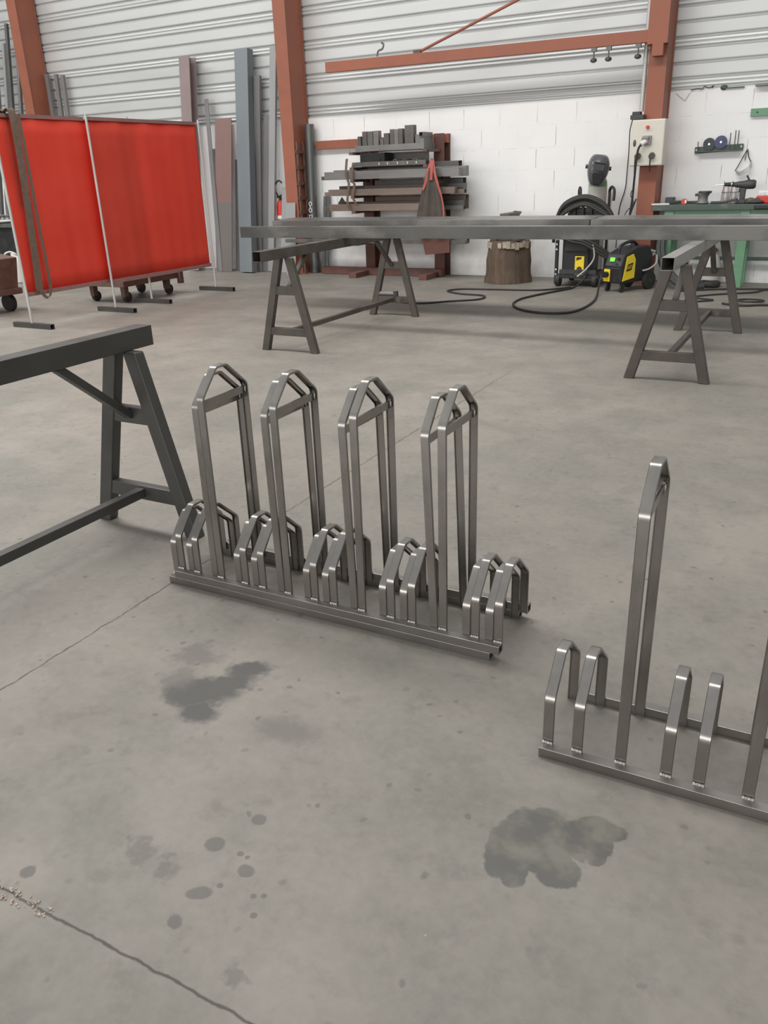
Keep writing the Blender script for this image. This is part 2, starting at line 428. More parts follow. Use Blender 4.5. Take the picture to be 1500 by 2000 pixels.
# steel columns: I sections, flange towards the hall
cols = [(-12.43, 10.72, 'rust red steel column at far left behind the red welding screen'),
        (-7.177, 10.70, 'rust red steel column between the leaning plates and the bar rack'),
        (-2.06, 10.72, 'rust red steel column carrying the cream switch box and jib')]
for xr, y0, lb in cols:
    c = thing('steel_column', lb, 'column', (xr - .1, y0 + .2, 0))
    out('flange', G().span((xr - .205, y0, 0), (xr, y0 + .016, 6.2)), 'orange', c)
    out('flange', G().span((xr - .205, DW - .02, 0), (xr, DW - .004, 6.2)), 'orange', c)
    out('web', G().span((xr - .028, y0 + .016, 0), (xr - .012, DW - .02, 6.2)), 'redbrown' if 0 else 'orange', c)
    out('base_plate', G().span((xr - .24, y0 - .0, 0), (xr + .03, DW - .004, .014)), 'orange', c)

# ------------------------------------------------------------------ bike racks
RAIL, RW, HW = .028, .252, .0275
S0, DD, GG = .0145, .0758, .2931
RLEN = S0 + 4 * GG + DD + .0145
def hoop_path(zs, zp, t0, t1, a=.087):
    """side outline of a hoop: leg, shoulder, slanted cheek, short flat top; bends rounded"""
    pts = [(t0, 0), (t0, zs), (t0 + a, zp), (t1 - a * 1.2, zp), (t1, zs), (t1, 0)]
    res = [pts[0]]
    for i in range(1, 5):
        p0, p1, p2 = V(pts[i - 1]), V(pts[i]), V(pts[i + 1])
        r = (.015, .011, .011, .015)[i - 1]
        a_, b_ = p1 + (p0 - p1).normalized() * r, p1 + (p2 - p1).normalized() * r
        for k in range(7):
            t = k / 6; q = a_ * (1 - t) ** 2 + p1 * 2 * t * (1 - t) + b_ * t * t; res.append((q.x, q.y))
    res.append(pts[5]); return res
def hoop_mesh(zs, zp):
    g = G(); path = hoop_path(zs, zp, RAIL + .0004, RAIL + RW - .0004); n = len(path); rings = []
    th, fl, w = .0022, .0075, HW
    pr = [(-w / 2 + .0015, 0), (w / 2 - .0015, 0), (w / 2, .0018), (w / 2, fl), (w / 2 - th, fl), (w / 2 - th, th + .0006), (-w / 2 + th, th + .0006), (-w / 2 + th, fl), (-w / 2, fl), (-w / 2, .0018)]
    for i in range(n):
        p, q = V(path[max(i - 1, 0)]), V(path[min(i + 1, n - 1)]); d = (q - p).normalized(); nin = V((d.y, -d.x))
        bulge = 1
        rings.append([g.b.verts.new((x, path[i][0] + nin.x * dp, path[i][1] + nin.y * dp)) for x, dp in pr])
    for i in range(n - 1):
        for k in range(len(pr)):
            l = (k + 1) % len(pr); g.face([rings[i][k], rings[i][l], rings[i + 1][l], rings[i + 1][k]])
    g.face(rings[0][::-1]); g.face(rings[-1]); return g
def bead(cx, y, z):
    g = G(); g.sphere((cx, y, z), (HW * .5, .004, .0042), 10, 6)
    for k in range(4): g.sphere((cx - HW * .35 + k * HW * .24, y - .0008, z + .001), (.0045, .0042, .0044), 8, 5)
    return g
def make_rack(label):
    r = thing('bike_rack', label, 'bike rack', group=None)
    for t0 in (0, RAIL + RW):
        out('rail', G().hollow((0, t0 + RAIL / 2, RAIL / 2), (RLEN, t0 + RAIL / 2, RAIL / 2), RAIL, RAIL, .002), 'rawrail', r, local=True, bevel=.0015)
    low = tall = bar_ = wb = None
    for i in range(14):
        k, j = divmod(i, 3); s = S0 + k * GG + (0, DD, DD + (GG - DD) / 2)[j]
        if j == 2:
            if tall is None:
                o = out('tall_hoop', hoop_mesh(.697, .786), 'raw', r, local=True, smooth=True); tall = o
                bb = out('crossbar', G().box((0, RAIL + RW / 2, .672), (.007, RW - .004, .026)), 'raw', o, local=True, bevel=.001); bar_ = bb
                for yy in (RAIL + .008, RAIL + RW - .008):
                    out('weld', G().sphere((.0045, yy, .672), (.0035, .0035, .012), 8, 6), 'rail_end', o, local=True, smooth=True)
            else: o = copy_tree(tall, r)
        else:
            if low is None: o = out('low_hoop', hoop_mesh(.161, .254), 'raw', r, local=True, smooth=True); low = o
            else: o = copy_tree(low, r)
        o.location = (s, 0, 0)
        for yy in (RAIL - .003, RAIL + RW + .003):
            if wb is None:
                wb = out('weld', bead(0, RAIL - .003, RAIL + .0015), 'rail_end', r, local=True, smooth=True); w_ = wb
            else: w_ = wb.copy(); COL.objects.link(w_)
            w_.location = (s, yy - (RAIL - .003), 0)
    return r
rk = make_rack('raw steel bike rack standing alone at the right edge')
rk.location = (-.482, 1.646, 0); rk.rotation_euler.z = .015
r2 = copy_tree(rk); r2.location = (-2.031, 1.989, 0); r2.rotation_euler.z = -.0
r2['label'] = 'raw steel bike rack on the floor, lower of the stacked pair'
r3 = copy_tree(rk); r3.location = (-2.0015, 1.989, RAIL + .0003); r3.rotation_euler.z = -.0
r3['label'] = 'raw steel bike rack stacked on top of the other rack'
r2.rotation_euler.z = r3.rotation_euler.z = .0103
for r_ in (r2, r3): r_['group'] = 'stacked bike racks'
for tl, dg in zip([c for c in r2.children if c.name.startswith('tall_hoop')], (.2, -.7, -1.0, -2.1)): tl.rotation_euler.y = math.radians(dg)   # uprights welded slightly out of plumb

# ------------------------------------------------------------------ trestles
def trestle(label, x, yc, ya, yb, m, rz=0, bm_=None):
    """beam along Y from ya to yb round yc; two A frames .965 either side"""
    t = thing('steel_trestle', label, 'trestle', (x, yc, 0), rz)
    out('beam', G().hollow((0, ya, .815), (0, yb, .815), 0.08, .08, .004), bm_ or m, t, local=True, bevel=.004)
    for s in (-1, 1):
        y = s * .965
        for k in (-1, 1):
            g = G(); g.bar((k * .052, y, .776), (k * .252, y + 0, .0), .072, .05, up=(0, 1, 0))
            for v in g.b.verts:
                if v.co.z < .03: v.co.z = 0.0
                if v.co.z > .74: v.co.z = .774
            out('leg', g, m, t, local=True, bevel=.006)
        out('crossbar', G().span((-.105, y - .02, .475), (.105, y + .02, .545)), m, t, local=True, bevel=.004)
        out('crossbar', G().span((-.19, y - .02, .135), (.19, y + .02, .2)), m, t, local=True, bevel=.004)
        out('brace', G().bar((0, y - s * .02, .51), (0, y - s * .34, .776), .04, .03), m, t, local=True, bevel=.003)
    out('stretcher', G().span((-.02, -.945, .15), (.02, .945, .19)), m, t, local=True, bevel=.003)
    return t
trestle('dark steel trestle at left beside the stacked bike racks', -2.475, 1.395, -1.35, 1.1, 'saw1')
trestle('worn steel trestle under left end of the long beams', -4.035, 6.71, -1.335, 1.5, 'saw2')
trestle('worn steel trestle under the long beams nearest the workbench', -.925, 6.745, -1.335, 1.5, 'saw2', 0, 'palebeam')

# long stock lying across the two rear trestles
zb = .8555
o = out('steel_beam', G().hollow((-5.15, 6.69, zb + .05), (1.4, 6.69, zb + .05), .1, .1, .005), 'beamsteel', bevel=.005)
tag(o, 'long scuffed box beam at the front edge across the trestles', 'beam')
def channel(xa, xb, ya, yb, h, label):
    t = .008; y0, y1 = ya, yb
    g = G(); g.prism([(y0, 0), (y0 + t, 0), (y0 + t, h - t), (y1 - t, h - t), (y1 - t, 0), (y1, 0), (y1, h), (y0, h)], xb - xa, 'x', xa)
    bmesh.ops.translate(g.b, verts=g.b.verts, vec=(0, 0, zb))
    return tag(out('steel_channel', g, 'beamsteel', bevel=.003), label, 'beam', 'wide channels across the trestles')
channel(-5.4, -1.985, 7.53, 7.82, .1, 'wide grey steel channel lying behind the front beam, left half')
channel(-5.5, -2.02, 7.83, 8.12, .1, 'wide steel channel furthest back on the left trestle')
channel(-1.97, 1.4, 7.50, 7.80, .098, 'wide steel channel on the right trestle, ending at helmet')
channel(-2.0, 1.4, 7.82, 8.12, .098, 'wide steel channel furthest back in front of workbench')

# ------------------------------------------------------------------ welding screens
def screen(label, x, y0, y1, hang, right_stand):
    t = thing('welding_screen', label, 'welding screen', (x, (y0 + y1) / 2, 0))
    ztop, zbot = 2.045, .33
    for y in (y0, y1):
        out('post', G().cyl((x, y, .03), (x, y, ztop + .03), .0135, seg=12), 'galv', t, smooth=True)
        f = out('foot', G().hollow((x - .27, y, .026), (x + .3, y, .026), .055, .052, .004), 'mill', t)
    out('rod', G().cyl((x - .03, y0, ztop - .012), (x - .03, y1, ztop - .012), .011, seg=10), 'galv', t, smooth=True)
    g = G(); ny, nz = 60, 10; vs = []
    for i in range(ny + 1):
        y = y0 + .03 + (y1 - y0 - .06) * i / ny
        for_row = []
        for j in range(nz + 1):
            z = zbot + (ztop - zbot) * j / nz
            fold = .003 * math.sin(i * .9 + hang) * (1 - .5 * j / nz) + .006 * math.sin(i * .37 + 1.7 * hang + j * .15)
            for_row.append(g.b.verts.new((x - .03 + fold, y, z)))
        vs.append(for_row)
    for i in range(ny):
        for j in range(nz): g.face([vs[i][j], vs[i + 1][j], vs[i + 1][j + 1], vs[i][j + 1]])
    cu = out('curtain', g, 'curtain', t, smooth=True)
    sd = cu.modifiers.new('thick', 'SOLIDIFY'); sd.thickness = .002
    out('hem', G().span((x - .052, y0 + .03, zbot - .012), (x - .008, y1 - .03, zbot + .028)), 'hem', cu)
    out('hem', G().span((x - .046, y0 + .03, ztop - .03), (x - .014, y1 - .03, ztop + .006)), 'hem', cu)
    return t
screen('red welding screen at far left, strap hung over it', -7.40, 5.86, 7.66, .3, False)
screen('red welding screen nearest the leaning plates', -7.32, 6.975, 8.80, 1.1, True)
# brown sling over the top of the first screen
o = thing('sling_strap', 'brown webbing strap hanging over the left red screen', 'strap', (-7.33, 6.03, .3))
P1 = cat([(-7.45, 6.03, 1.2), (-7.455, 6.03, 2.0), (-7.41, 6.05, 2.068), (-7.355, 6.07, 2.05), (-7.345, 6.06, 1.6), (-7.345, 6.03, 1.0), (-7.345, 5.99, .37)])
out('strap', G().ribbon(P1, .085, .005, (0, 1, 0)), 'strapbrown', o)
P2 = cat([(-7.34, 6.13, 2.05), (-7.335, 6.13, 1.6), (-7.335, 6.125, 1.0), (-7.335, 6.13, .5), (-7.335, 6.115, .34), (-7.333, 6.075, .285), (-7.335, 6.03, .31), (-7.335, 6.0, .37)])
out('loop', G().ribbon(P2, .038, .006, (0, .7, .3)), 'strapbrown', o)

# flatbed trolley behind the screens
t = thing('platform_trolley', 'rusty low platform trolley behind the red welding screens', 'trolley', (-8.05, 7.95, 0))
out('deck', G().span((-8.4, 7.46, .2), (-7.64, 8.5, .27)), 'rust', t, bevel=.005)
out('stop_plate', G().span((-7.66, 8.44, .13), (-7.6, 8.5, .34)), 'rust', t)
for x, y in ((-8.27, 7.56), (-7.78, 7.6), (-7.78, 8.36), (-8.27, 8.36)):
    f = out('caster', G().prism([(x - .035, .2), (x + .035, .2), (x + .03, .07), (x - .03, .07)], .07, 'y', y - .035), 'rust', t)
    out('wheel', G().cyl((x - .022, y + .03, .062), (x + .022, y + .03, .062), .0615, seg=24), 'rubber', f, smooth=True)

# things behind the screens at the far left edge
t = thing('machine_cabinet', 'black metal cabinet at the far left behind the screen', 'cabinet', (-11.9, 9.15, 0))
out('body', G().span((-12.4, 8.9, 0), (-11.25, 9.45, .8)), 'black', t, bevel=.01)
out('top', G().span((-12.44, 8.86, .8), (-11.21, 9.49, .86)), 'pipe', t, bevel=.005)
g = G().lathe((-11.55, 9.02, .861), [(.1, 0), (.2, .018), (.215, .035), (.19, .03), (.01, .02)], 28)
tag(out('plate', g, 'white', smooth=True), 'white round dish on top of the black cabinet', 'dish')
t = thing('jerrycan', 'white plastic canister on the floor by the black cabinet', 'canister', (-11.35, 8.7, 0))
out('body', G().lathe((-11.16, 8.75, 0), [(.13, 0), (.15, .02), (.15, .3), (.12, .36), (.05, .4)], 24), 'jug', t, smooth=True)
out('cap', G().cyl((-11.16, 8.75, .4), (-11.16, 8.75, .44), .045, seg=16), 'jug', t)
out('handle', G().tube(cat([(-11.25, 8.68, .36), (-11.26, 8.67, .43), (-11.2, 8.72, .46), (-11.13, 8.76, .43)]), .012), 'jug', t, smooth=True)
t = thing('scrap_cart', 'rust brown cart at the left edge beside the screen', 'cart', (-8.72, 6.45, 0))
out('bin', G().prism([(-9.1, .26), (-8.58, .26), (-8.50, .62), (-9.1, .7)], .5, 'y', 6.2), 'rust', t, bevel=.01)
out('rim', G().span((-9.12, 6.16, .2), (-8.56, 6.74, .27)), 'rust', t, bevel=.01)
for y in (6.24, 6.64):
    out('wheel', G().cyl((-8.72, y - .03, .1), (-8.72, y + .03, .1), .1, seg=24), 'rubber', t, smooth=True)
for k in range(6):
    x, y, z = -12.3 + .13 * k, 9.3 + R.uniform(-.04, .06), .861
    h = R.uniform(.08, .4)
    tag(out('casting', G().lathe((x, y, z), [(.04, 0), (.055, h * .3), (.035, h * .6), (.05, h * .9), (.02, h)], 12), R.choice(['stocklight', 'greymid', 'pipe']), smooth=True),
        'grey metal part standing on the black cabinet behind the screen', 'metal part', 'metal parts on the black cabinet')

# ------------------------------------------------------------------ plates and sections leaning on the wall
def lean(name, label, xb, yb, xt, yt, z, w, th, m, kind='plate', h2=None, cat_='steel section'):
    p, q = V((xb, yb, .0)), V((xt, yt, z)); g = G()
    if kind == 'plate': g.bar(p, q, w, th, up=(0, 1, 0))
    elif kind == 'tube': g.hollow(p, q, w, th, .005, up=(0, 1, 0))
    elif kind == 'pipe':
        g.cyl(p, q, w / 2, seg=24)
    else:                          # H section
        x, y, d = g.frame(p, q, (0, 1, 0))
        for s in (-1, 1): g.bar(p + y * s * (th / 2 - .006), q + y * s * (th / 2 - .006), w, .012, up=(0, 1, 0))
        g.bar(p, q, .01, th - .024, up=(0, 1, 0))
    mn = min(v.co.z for v in g.b.verts)
    for v in g.b.verts: v.co.z -= mn
    o = out(name, g, m, bevel=.002 if kind != 'pipe' else 0, smooth=kind == 'pipe')
    return tag(o, label, cat_, 'steel stock leaning on the wall')
lean('steel_section', 'tall purple grey primed section rising behind the red screen', -9.3, 10.75, -9.21, 10.99, 3.1, .2, .16, 'purple', 'h')
lean('flat_bar', 'thin grey flat bar leaning beside the purple grey section', -8.78, 10.72, -8.97, 11.04, 2.52, .075, .012, 'greymid')
lean('steel_plate', 'narrow dark grey plate half behind the reddish primed plate', -8.9, 10.83, -8.93, 11.075, 1.82, .1, .012, 'greymid')
lean('steel_plate', 'reddish primed flat plate turning grey at its foot', -8.715, 10.73, -8.67, 11.03, 2.235, .315, .014, 'twotone')
lean('steel_plate', 'short grey plate left of the big blue grey section', -8.5, 10.86, -8.48, 11.08, 1.65, .15, .012, 'greymid')
lean('steel_section', 'big blue grey box section, tallest of the leaning stock', -8.19, 10.68, -8.15, 11.0, 3.11, .235, .14, 'greyblue', 'tube')
lean('flat_bar', 'narrow grey channel right beside the big blue grey section', -8.1, 10.86, -7.965, 11.04, 2.765, .1, .05, 'greymid', 'tube')
lean('flat_bar', 'purplish grey bar between the two tall blue grey sections', -8.0, 10.88, -7.875, 11.06, 2.238, .105, .02, 'greymid')
lean('flat_bar', 'tall pale blue grey flat left of the second column', -7.87, 10.85, -7.655, 11.06, 3.1, .11, .05, 'greyflat', 'tube')
lean('steel_plate', 'light grey plate leaning beside the red extinguisher', -7.58, 10.78, -7.585, 11.0, 1.235, .13, .012, 'greyflat')
lean('steel_plate', 'light grey plate standing at the foot of the column', -7.3, 10.56, -7.3, 10.685, 1.02, .17, .012, 'greyflat')
pp = lean('steel_pipe', 'dark grey pipe with white chalk mark beside the ladder', -7.1, 10.93, -7.085, 10.99, 2.07, .136, .136, 'pipe', 'pipe')
def chalk(y, pts): return G().tube(cat([(px, y, pz) for px, pz in pts], 5, True), .007, 6, True)
g = chalk(10.873, [(-7.075, 1.02), (-7.05, .99), (-7.08, .95), (-7.055, .9), (-7.085, .875), (-7.105, .91), (-7.08, .95), (-7.1, 1.0)])
bmesh.ops.recalc_face_normals(g.b, faces=g.b.faces)
g2 = [(-7.105, .84), (-7.05, .83), (-7.07, .74), (-7.1, .78)]
g.tube([(x, 10.868, z) for x, z in g2], .007, 6, True)
out('chalk_mark', g, 'white', pp, label='white chalk figure')
lean('angle_bar', 'short dark angle bar leaning right of the chalk marked pipe', -6.98, 10.98, -6.92, 11.06, 1.088, .05, .03, 'pipe')
lean('angle_bar', 'shorter dark offcut beside the angle bar by the pipe', -6.91, 10.97, -6.87, 11.07, 1.115, .045, .03, 'pipe')
for k, (x, z, xt) in enumerate(((-12.33, 3.12, -12.36), (-12.16, 3.1, -12.14), (-12.02, 3.08, -11.99))):
    lean('steel_tube', ['grey tube standing against the far left column', 'second grey tube right of the far left column', 'third grey tube right of the far left column'][k],
         x, 10.95 if k else 10.98, xt, 11.06, z, .07, .05, 'greymid', 'tube')
for k in range(6):
    x = -13.0 - .13 * k
    lean('steel_tube', 'long grey tube leaning left of the far column', x, 10.5 - .03 * k, x + .08, 11.02 - .02 * k, 3.5 + .14 * ((k * 3) % 5), .055, .05, ('greymid', 'pipe', 'greyflat')[k % 3], 'tube')

t = thing('step_ladder_rack', 'small rusty ladder fixed to side of the second column', 'ladder', (-7.15, 10.8, 0))
for y in (10.735, 10.905): out('rail', G().span((-7.168, y - .016, .0), (-7.142, y + .016, 1.84)), 'rust', t)
for z in (.68, .885, 1.085, 1.285, 1.5, 1.71): out('rung', G().span((-7.166, 10.7, z - .025), (-7.144, 10.94, z + .025)), 'redbrown', t)

t = thing('fire_extinguisher', 'red fire extinguisher hanging left of the second column', 'fire extinguisher', (-7.67, 11.0, .55))
out('cylinder', G().lathe((-7.715, 11.02, .55), [(.055, 0), (.07, .02), (.07, .4), (.055, .46), (.025, .5)], 24), 'red', t, smooth=True)
out('label_band', G().lathe((-7.715, 11.02, .78), [(.0708, 0), (.0708, .05)], 24), 'white', t, smooth=True)
v_ = out('valve', G().cyl((-7.715, 11.02, 1.04), (-7.715, 11.02, 1.1), .022, seg=12).box((-7.70, 11.0, 1.11), (.12, .03, .02), ry=-.3), 'black', t)
out('hose', G().tube(cat([(-7.72, 10.99, 1.08), (-7.75, 10.97, 1.18), (-7.73, 10.95, 1.28), (-7.66, 10.93, 1.33), (-7.6, 10.92, 1.3)]), .012), 'black', t, smooth=True)

# ------------------------------------------------------------------ jib crane on the third column
t = thing('jib_arm', 'rust red jib arm reaching left from the right column', 'jib', (-2.2, 10.66, 2.7))
out('beam', G().bar((-6.44, 10.5, 2.708), (-2.16, 10.655, 2.705), .07, .125), 'orange', t, bevel=.004)
out('tie_rod', G().cyl((-5.1, 10.56, 2.78), (-2.2, 10.62, 3.75), .017, seg=12), 'orange', t, smooth=True)
out('lug', G().span((-5.16, 10.53, 2.76), (-5.06, 10.58, 2.805)), 'rust', t)
out('pivot_bracket', G().span((-2.21, 10.6, 2.5), (-2.09, 10.7, 2.62)).span((-2.27, 10.6, 2.62), (-2.05, 10.704, 3.9)), 'orange', t)
out('hook', G().tube(cat([(-5.68, 10.53, 2.78), (-5.66, 10.53, 2.84), (-5.6, 10.53, 2.86), (-5.58, 10.53, 2.91), (-5.61, 10.53, 2.93)]), .012), 'pipe', t, smooth=True)
def trolley(x, y, z, lb):
    q = thing('cable_trolley', lb, 'trolley', (x, y, z), 0, 'cable trolleys under the jib arm')
    out('hanger', G().span((x - .03, y - .02, z), (x + .03, y + .02, z + .045)).cyl((x, y, z), (x, y, z - .07), .008, seg=8), 'pipe', q)
    out('clamp', G().lathe((x, y, z - .11), [(.015, 0), (.04, .015), (.035, .04), (.01, .05)], 14), 'charcoal', q, smooth=True)
trolley(-2.87, 10.62, 2.598, 'small cable trolley hanging leftmost under the jib arm')
trolley(-2.7, 10.625, 2.598, 'middle cable trolley hanging under the jib arm')
trolley(-2.37, 10.64, 2.598, 'cable trolley under the jib arm next to the column')
o = tag(out('conduit', G().cyl((-2.305, 10.76, 1.95), (-2.305, 10.76, 5.5), .026, seg=14), 'galv', smooth=True), 'pale vertical conduit pipe on left side of right column', 'pipe')

# ------------------------------------------------------------------ wall rack for bar stock
t = thing('bar_rack', 'red brown cantilever rack holding bar stock on white wall', 'rack', (-5.6, 10.98, 0))
for x in (-6.1, -4.98):
    out('post', G().span((x - .075, 10.9, 0), (x + .075, 10.915, 1.85)).span((x - .075, 11.1, 0), (x + .075, 11.115, 1.85)).span((x - .006, 10.915, 0), (x + .006, 11.1, 1.85)), 'redbrown', t)
    out('foot', G().span((x - .1, 10.42, 0), (x + .02, 10.9, .07)), 'redbrown', t, bevel=.004)
    for z in (1.66, 1.47, 1.315, 1.105, .905, .475):
        out('arm', G().span((x - .03, 10.46, z - .035), (x + .03, 10.9, z)), 'rust', t, bevel=.003)
out('top_rail', G().span((-7.02, 11.03, 1.735), (-4.91, 11.10, 1.845)), 'orange', t)
out('bottom_rail', G().span((-6.9, 10.8, .005), (-4.91, 10.895, .105)), 'redbrown', t)
# stock: one row per arm
rows = [(1.315, [(-6.55, -4.5, .105, 10.47, 10.55, 'stocklight'), (-6.66, -4.6, .05, 10.56, 10.63, 'stock'), (-6.5, -4.47, .125, 10.64, 10.73, 'stocklight'), (-6.0, -4.62, .19, 10.74, 10.86, 'stock')], 'top'),
        (1.105, [(-6.5, -4.56, .085, 10.47, 10.55, 'stockrust'), (-6.62, -4.46, .05, 10.56, 10.63, 'stockrust'), (-6.42, -4.5, .125, 10.64, 10.74, 'stock'), (-5.9, -4.56, .19, 10.75, 10.86, 'stock')], 'second'),
        (.905, [(-6.5, -5.0, .09, 10.47, 10.55, 'stockrust'), (-6.66, -4.47, .05, 10.56, 10.63, 'stock'), (-6.45, -4.53, .115, 10.64, 10.74, 'stock'), (-5.9, -4.52, .18, 10.75, 10.86, 'stockrust')], 'third'),
        (.475, [(-7.3, -4.4, .05, 10.47, 10.55, 'stock'), (-6.6, -4.42, .06, 10.56, 10.65, 'stocklight'), (-6.9, -4.6, .075, 10.66, 10.76, 'stock')], 'lowest')]
pos = ['frontmost steel bar', 'second steel bar from the front', 'third steel bar from the front', 'rearmost steel bar']
for z, bars, nm in rows:
    for k, (xa, xb, h, ya, yb, m) in enumerate(bars):
        g = G()
        if k % 2: g.hollow((xa, (ya + yb) / 2, z + h / 2 + .001), (xb, (ya + yb) / 2, z + h / 2 + .001), yb - ya, h, .004)
        else: g.span((xa, ya, z + .001), (xb, yb, z + h))
        tag(out('steel_bar', g, m, bevel=.002), '%s on the %s bar level of the wall rack' % (pos[k], nm), 'steel bar', 'bars lying on the wall rack')
for k, (x, za, zb_) in enumerate(((-6.16, 1.58, .93), (-6.07, 1.5, 1.0))):
    tag(out('lifting_strap', G().ribbon(cat([(x, 10.45, za), (x - .015, 10.435, za - .2), (x + .02, 10.44, (za + zb_) / 2), (x - .01, 10.43, zb_ + .1), (x + .03, 10.445, zb_)]), .035, .006, (1, 0, .1)), 'strapbrown'),
        ['brown strap hanging at left end of the wall rack', 'shorter brown strap hanging just right of the other one'][k], 'strap', 'brown straps on the wall rack')
tag(out('triangle_offcut', G().prism([(-6.42, 1.012), (-6.3, 1.012), (-6.36, 1.09)], .008, 'y', 10.6), 'stock'), 'small triangular plate offcut standing on the lower rack bars', 'offcut')
# top shelf
t = thing('rack_shelf', 'grey channel shelf on top of the wall rack with offcuts', 'shelf', (-5.55, 10.7, 1.66))
out('tray', G().span((-6.06, 10.52, 1.662), (-5.02, 10.86, 1.67)).span((-6.06, 10.52, 1.67), (-5.02, 10.53, 1.735)).span((-6.06, 10.85, 1.67), (-5.02, 10.86, 1.735)), 'stocklight', t)
t = thing('rack_shelf', 'perforated grey shelf below the top shelf of wall rack', 'shelf', (-5.6, 10.65, 1.47))
out('tray', G().span((-6.1, 10.48, 1.472), (-4.98, 10.84, 1.48)).span((-6.1, 10.48, 1.48), (-4.98, 10.49, 1.53)), 'stock', t)
out('slot_marks', G().span((-5.25, 10.478, 1.49), (-5.24, 10.4795, 1.515)).span((-5.4, 10.478, 1.49), (-5.39, 10.4795, 1.515)).span((-5.55, 10.478, 1.49), (-5.54, 10.4795, 1.515)).span((-5.68, 10.478, 1.49), (-5.67, 10.4795, 1.515)).span((-5.12, 10.478, 1.49), (-5.11, 10.4795, 1.515)), 'paper', t)
tag(out('metal_bin', G().span((-5.98, 10.5, 1.482), (-5.6, 10.8, 1.64)).span((-5.92, 10.49, 1.5), (-5.66, 10.5, 1.58)), 'dark', bevel=.004), 'dark box on the second shelf of the wall rack', 'box')
tag(out('steel_channel', G().prism([(10.66, 1.482), (10.72, 1.482), (10.72, 1.64), (10.66, 1.64), (10.66, 1.625), (10.705, 1.625), (10.705, 1.497), (10.66, 1.497)], .52, 'x', -5.56), 'stock'), 'grey channel offcut behind the short tubes on second shelf', 'offcut')
off = [(-6.035, .05, 1.855, 'stock'), (-5.95, .07, 1.912, 'stock'), (-5.865, .08, 1.91, 'pipe'), (-5.775, .08, 1.914, 'stocklight'), (-5.685, .05, 1.81, 'pipe'), (-5.615, .075, 1.876, 'stock'), (-5.53, .06, 1.92, 'stock'), (-5.465, .06, 1.918, 'stocklight'), (-5.4, .06, 1.922, 'stock'), (-5.27, .13, 1.958, 'stock'), (-5.13, .1, 1.84, 'stocklight')]
nth = ['first', 'second', 'third', 'fourth', 'fifth', 'sixth', 'seventh', 'eighth', 'ninth', 'tenth', 'eleventh']
for k, (x, w, zt, m) in enumerate(off):
    g = G().hollow((x, 10.64, 1.672), (x, 10.64, zt), w, .09, .006, up=(0, 1, 0))
    tag(out('tube_offcut', g, m), '%s upright tube offcut from the left on the top shelf' % nth[k], 'offcut', 'offcuts on the rack top shelf')
t = tag(out('tube_offcut', G().hollow((-5.07, 10.54, 1.835), (-5.07, 10.84, 1.835), .06, .06, .006).span((-5.1, 10.56, 1.672), (-5.04, 10.84, 1.803)), 'stocklight'), 'square tube offcut lying at right end of the top shelf', 'offcut', 'offcuts on the rack top shelf')
for k in range(7):
    x = -5.52 + k * .075
    g = G().hollow((x, 10.5, 1.503 + .012 * (k % 2)), (x, 10.645, 1.503 + .012 * (k % 2)), .05, .045 + .02 * (k % 2), .006)
    tag(out('tube_offcut', g, R.choice(['stock', 'pipe', 'stocklight'])), '%s short tube right of the dark box on second shelf' % nth[k], 'offcut', 'offcuts on the second shelf')

# leather apron hung on the rack
t = thing('welding_apron', 'dark leather welding apron with red straps on the rack', 'apron', (-4.95, 10.4, .6))
g = G(); nu, nv = 26, 16; vs = []
for j in range(nv + 1):
    f = j / nv; z = 1.42 - .82 * f; hw = .045 + .18 * min(1, f * 1.35) ** .8; row = []
    for i in range(nu + 1):
        u = i / nu * 2 - 1
        row.append(g.b.verts.new((-4.865 + u * hw - .012 * f, 10.405 + .03 * math.sin(u * 6 + f) * (.3 + f * .7) - .03 * (1 - u * u), z + .012 * math.cos(u * 5))))
    vs.append(row)
for j in range(nv):
    for i in range(nu): g.face([vs[j][i], vs[j][i + 1], vs[j + 1][i + 1], vs[j + 1][i]])
ap = out('apron', g, 'leather', t, smooth=True); ap.modifiers.new('thick', 'SOLIDIFY').thickness = .004
for pts, w in (([(-4.860, 10.41, 1.52), (-4.895, 10.375, 1.4), (-4.930, 10.365, 1.25), (-4.970, 10.36, 1.16)], .035), ([(-4.850, 10.41, 1.53), (-4.840, 10.365, 1.4), (-4.845, 10.355, 1.28)], .04),
               ([(-4.840, 10.41, 1.53), (-4.800, 10.37, 1.38), (-4.750, 10.36, 1.22), (-4.700, 10.36, 1.08), (-4.675, 10.36, .95), (-4.665, 10.36, .82), (-4.655, 10.36, .7)], [.03, .034, .03, .022, .024, .03, .042])):
    PP = cat(pts, 6)
    ww = w if not isinstance(w, list) else [w[min(len(w) - 1, i // 6)] for i in range(len(PP))]
    out('strap', G().ribbon(PP, ww, .005, (1, 0, 0)), 'strapred', t)
out('hanger_hook', G().tube(cat([(-4.870, 10.46, 1.46), (-4.860, 10.43, 1.5), (-4.855, 10.41, 1.53), (-4.855, 10.39, 1.54)]), .007), 'pipe', t, smooth=True)
tag(out('sheet_panel', G().prism([(-5.05, .62), (-4.98, .335), (-4.62, .37), (-4.62, .62)], .006, 'y', 10.44), 'redbrown'), 'brick red sheet panel hanging below the leather apron', 'panel')

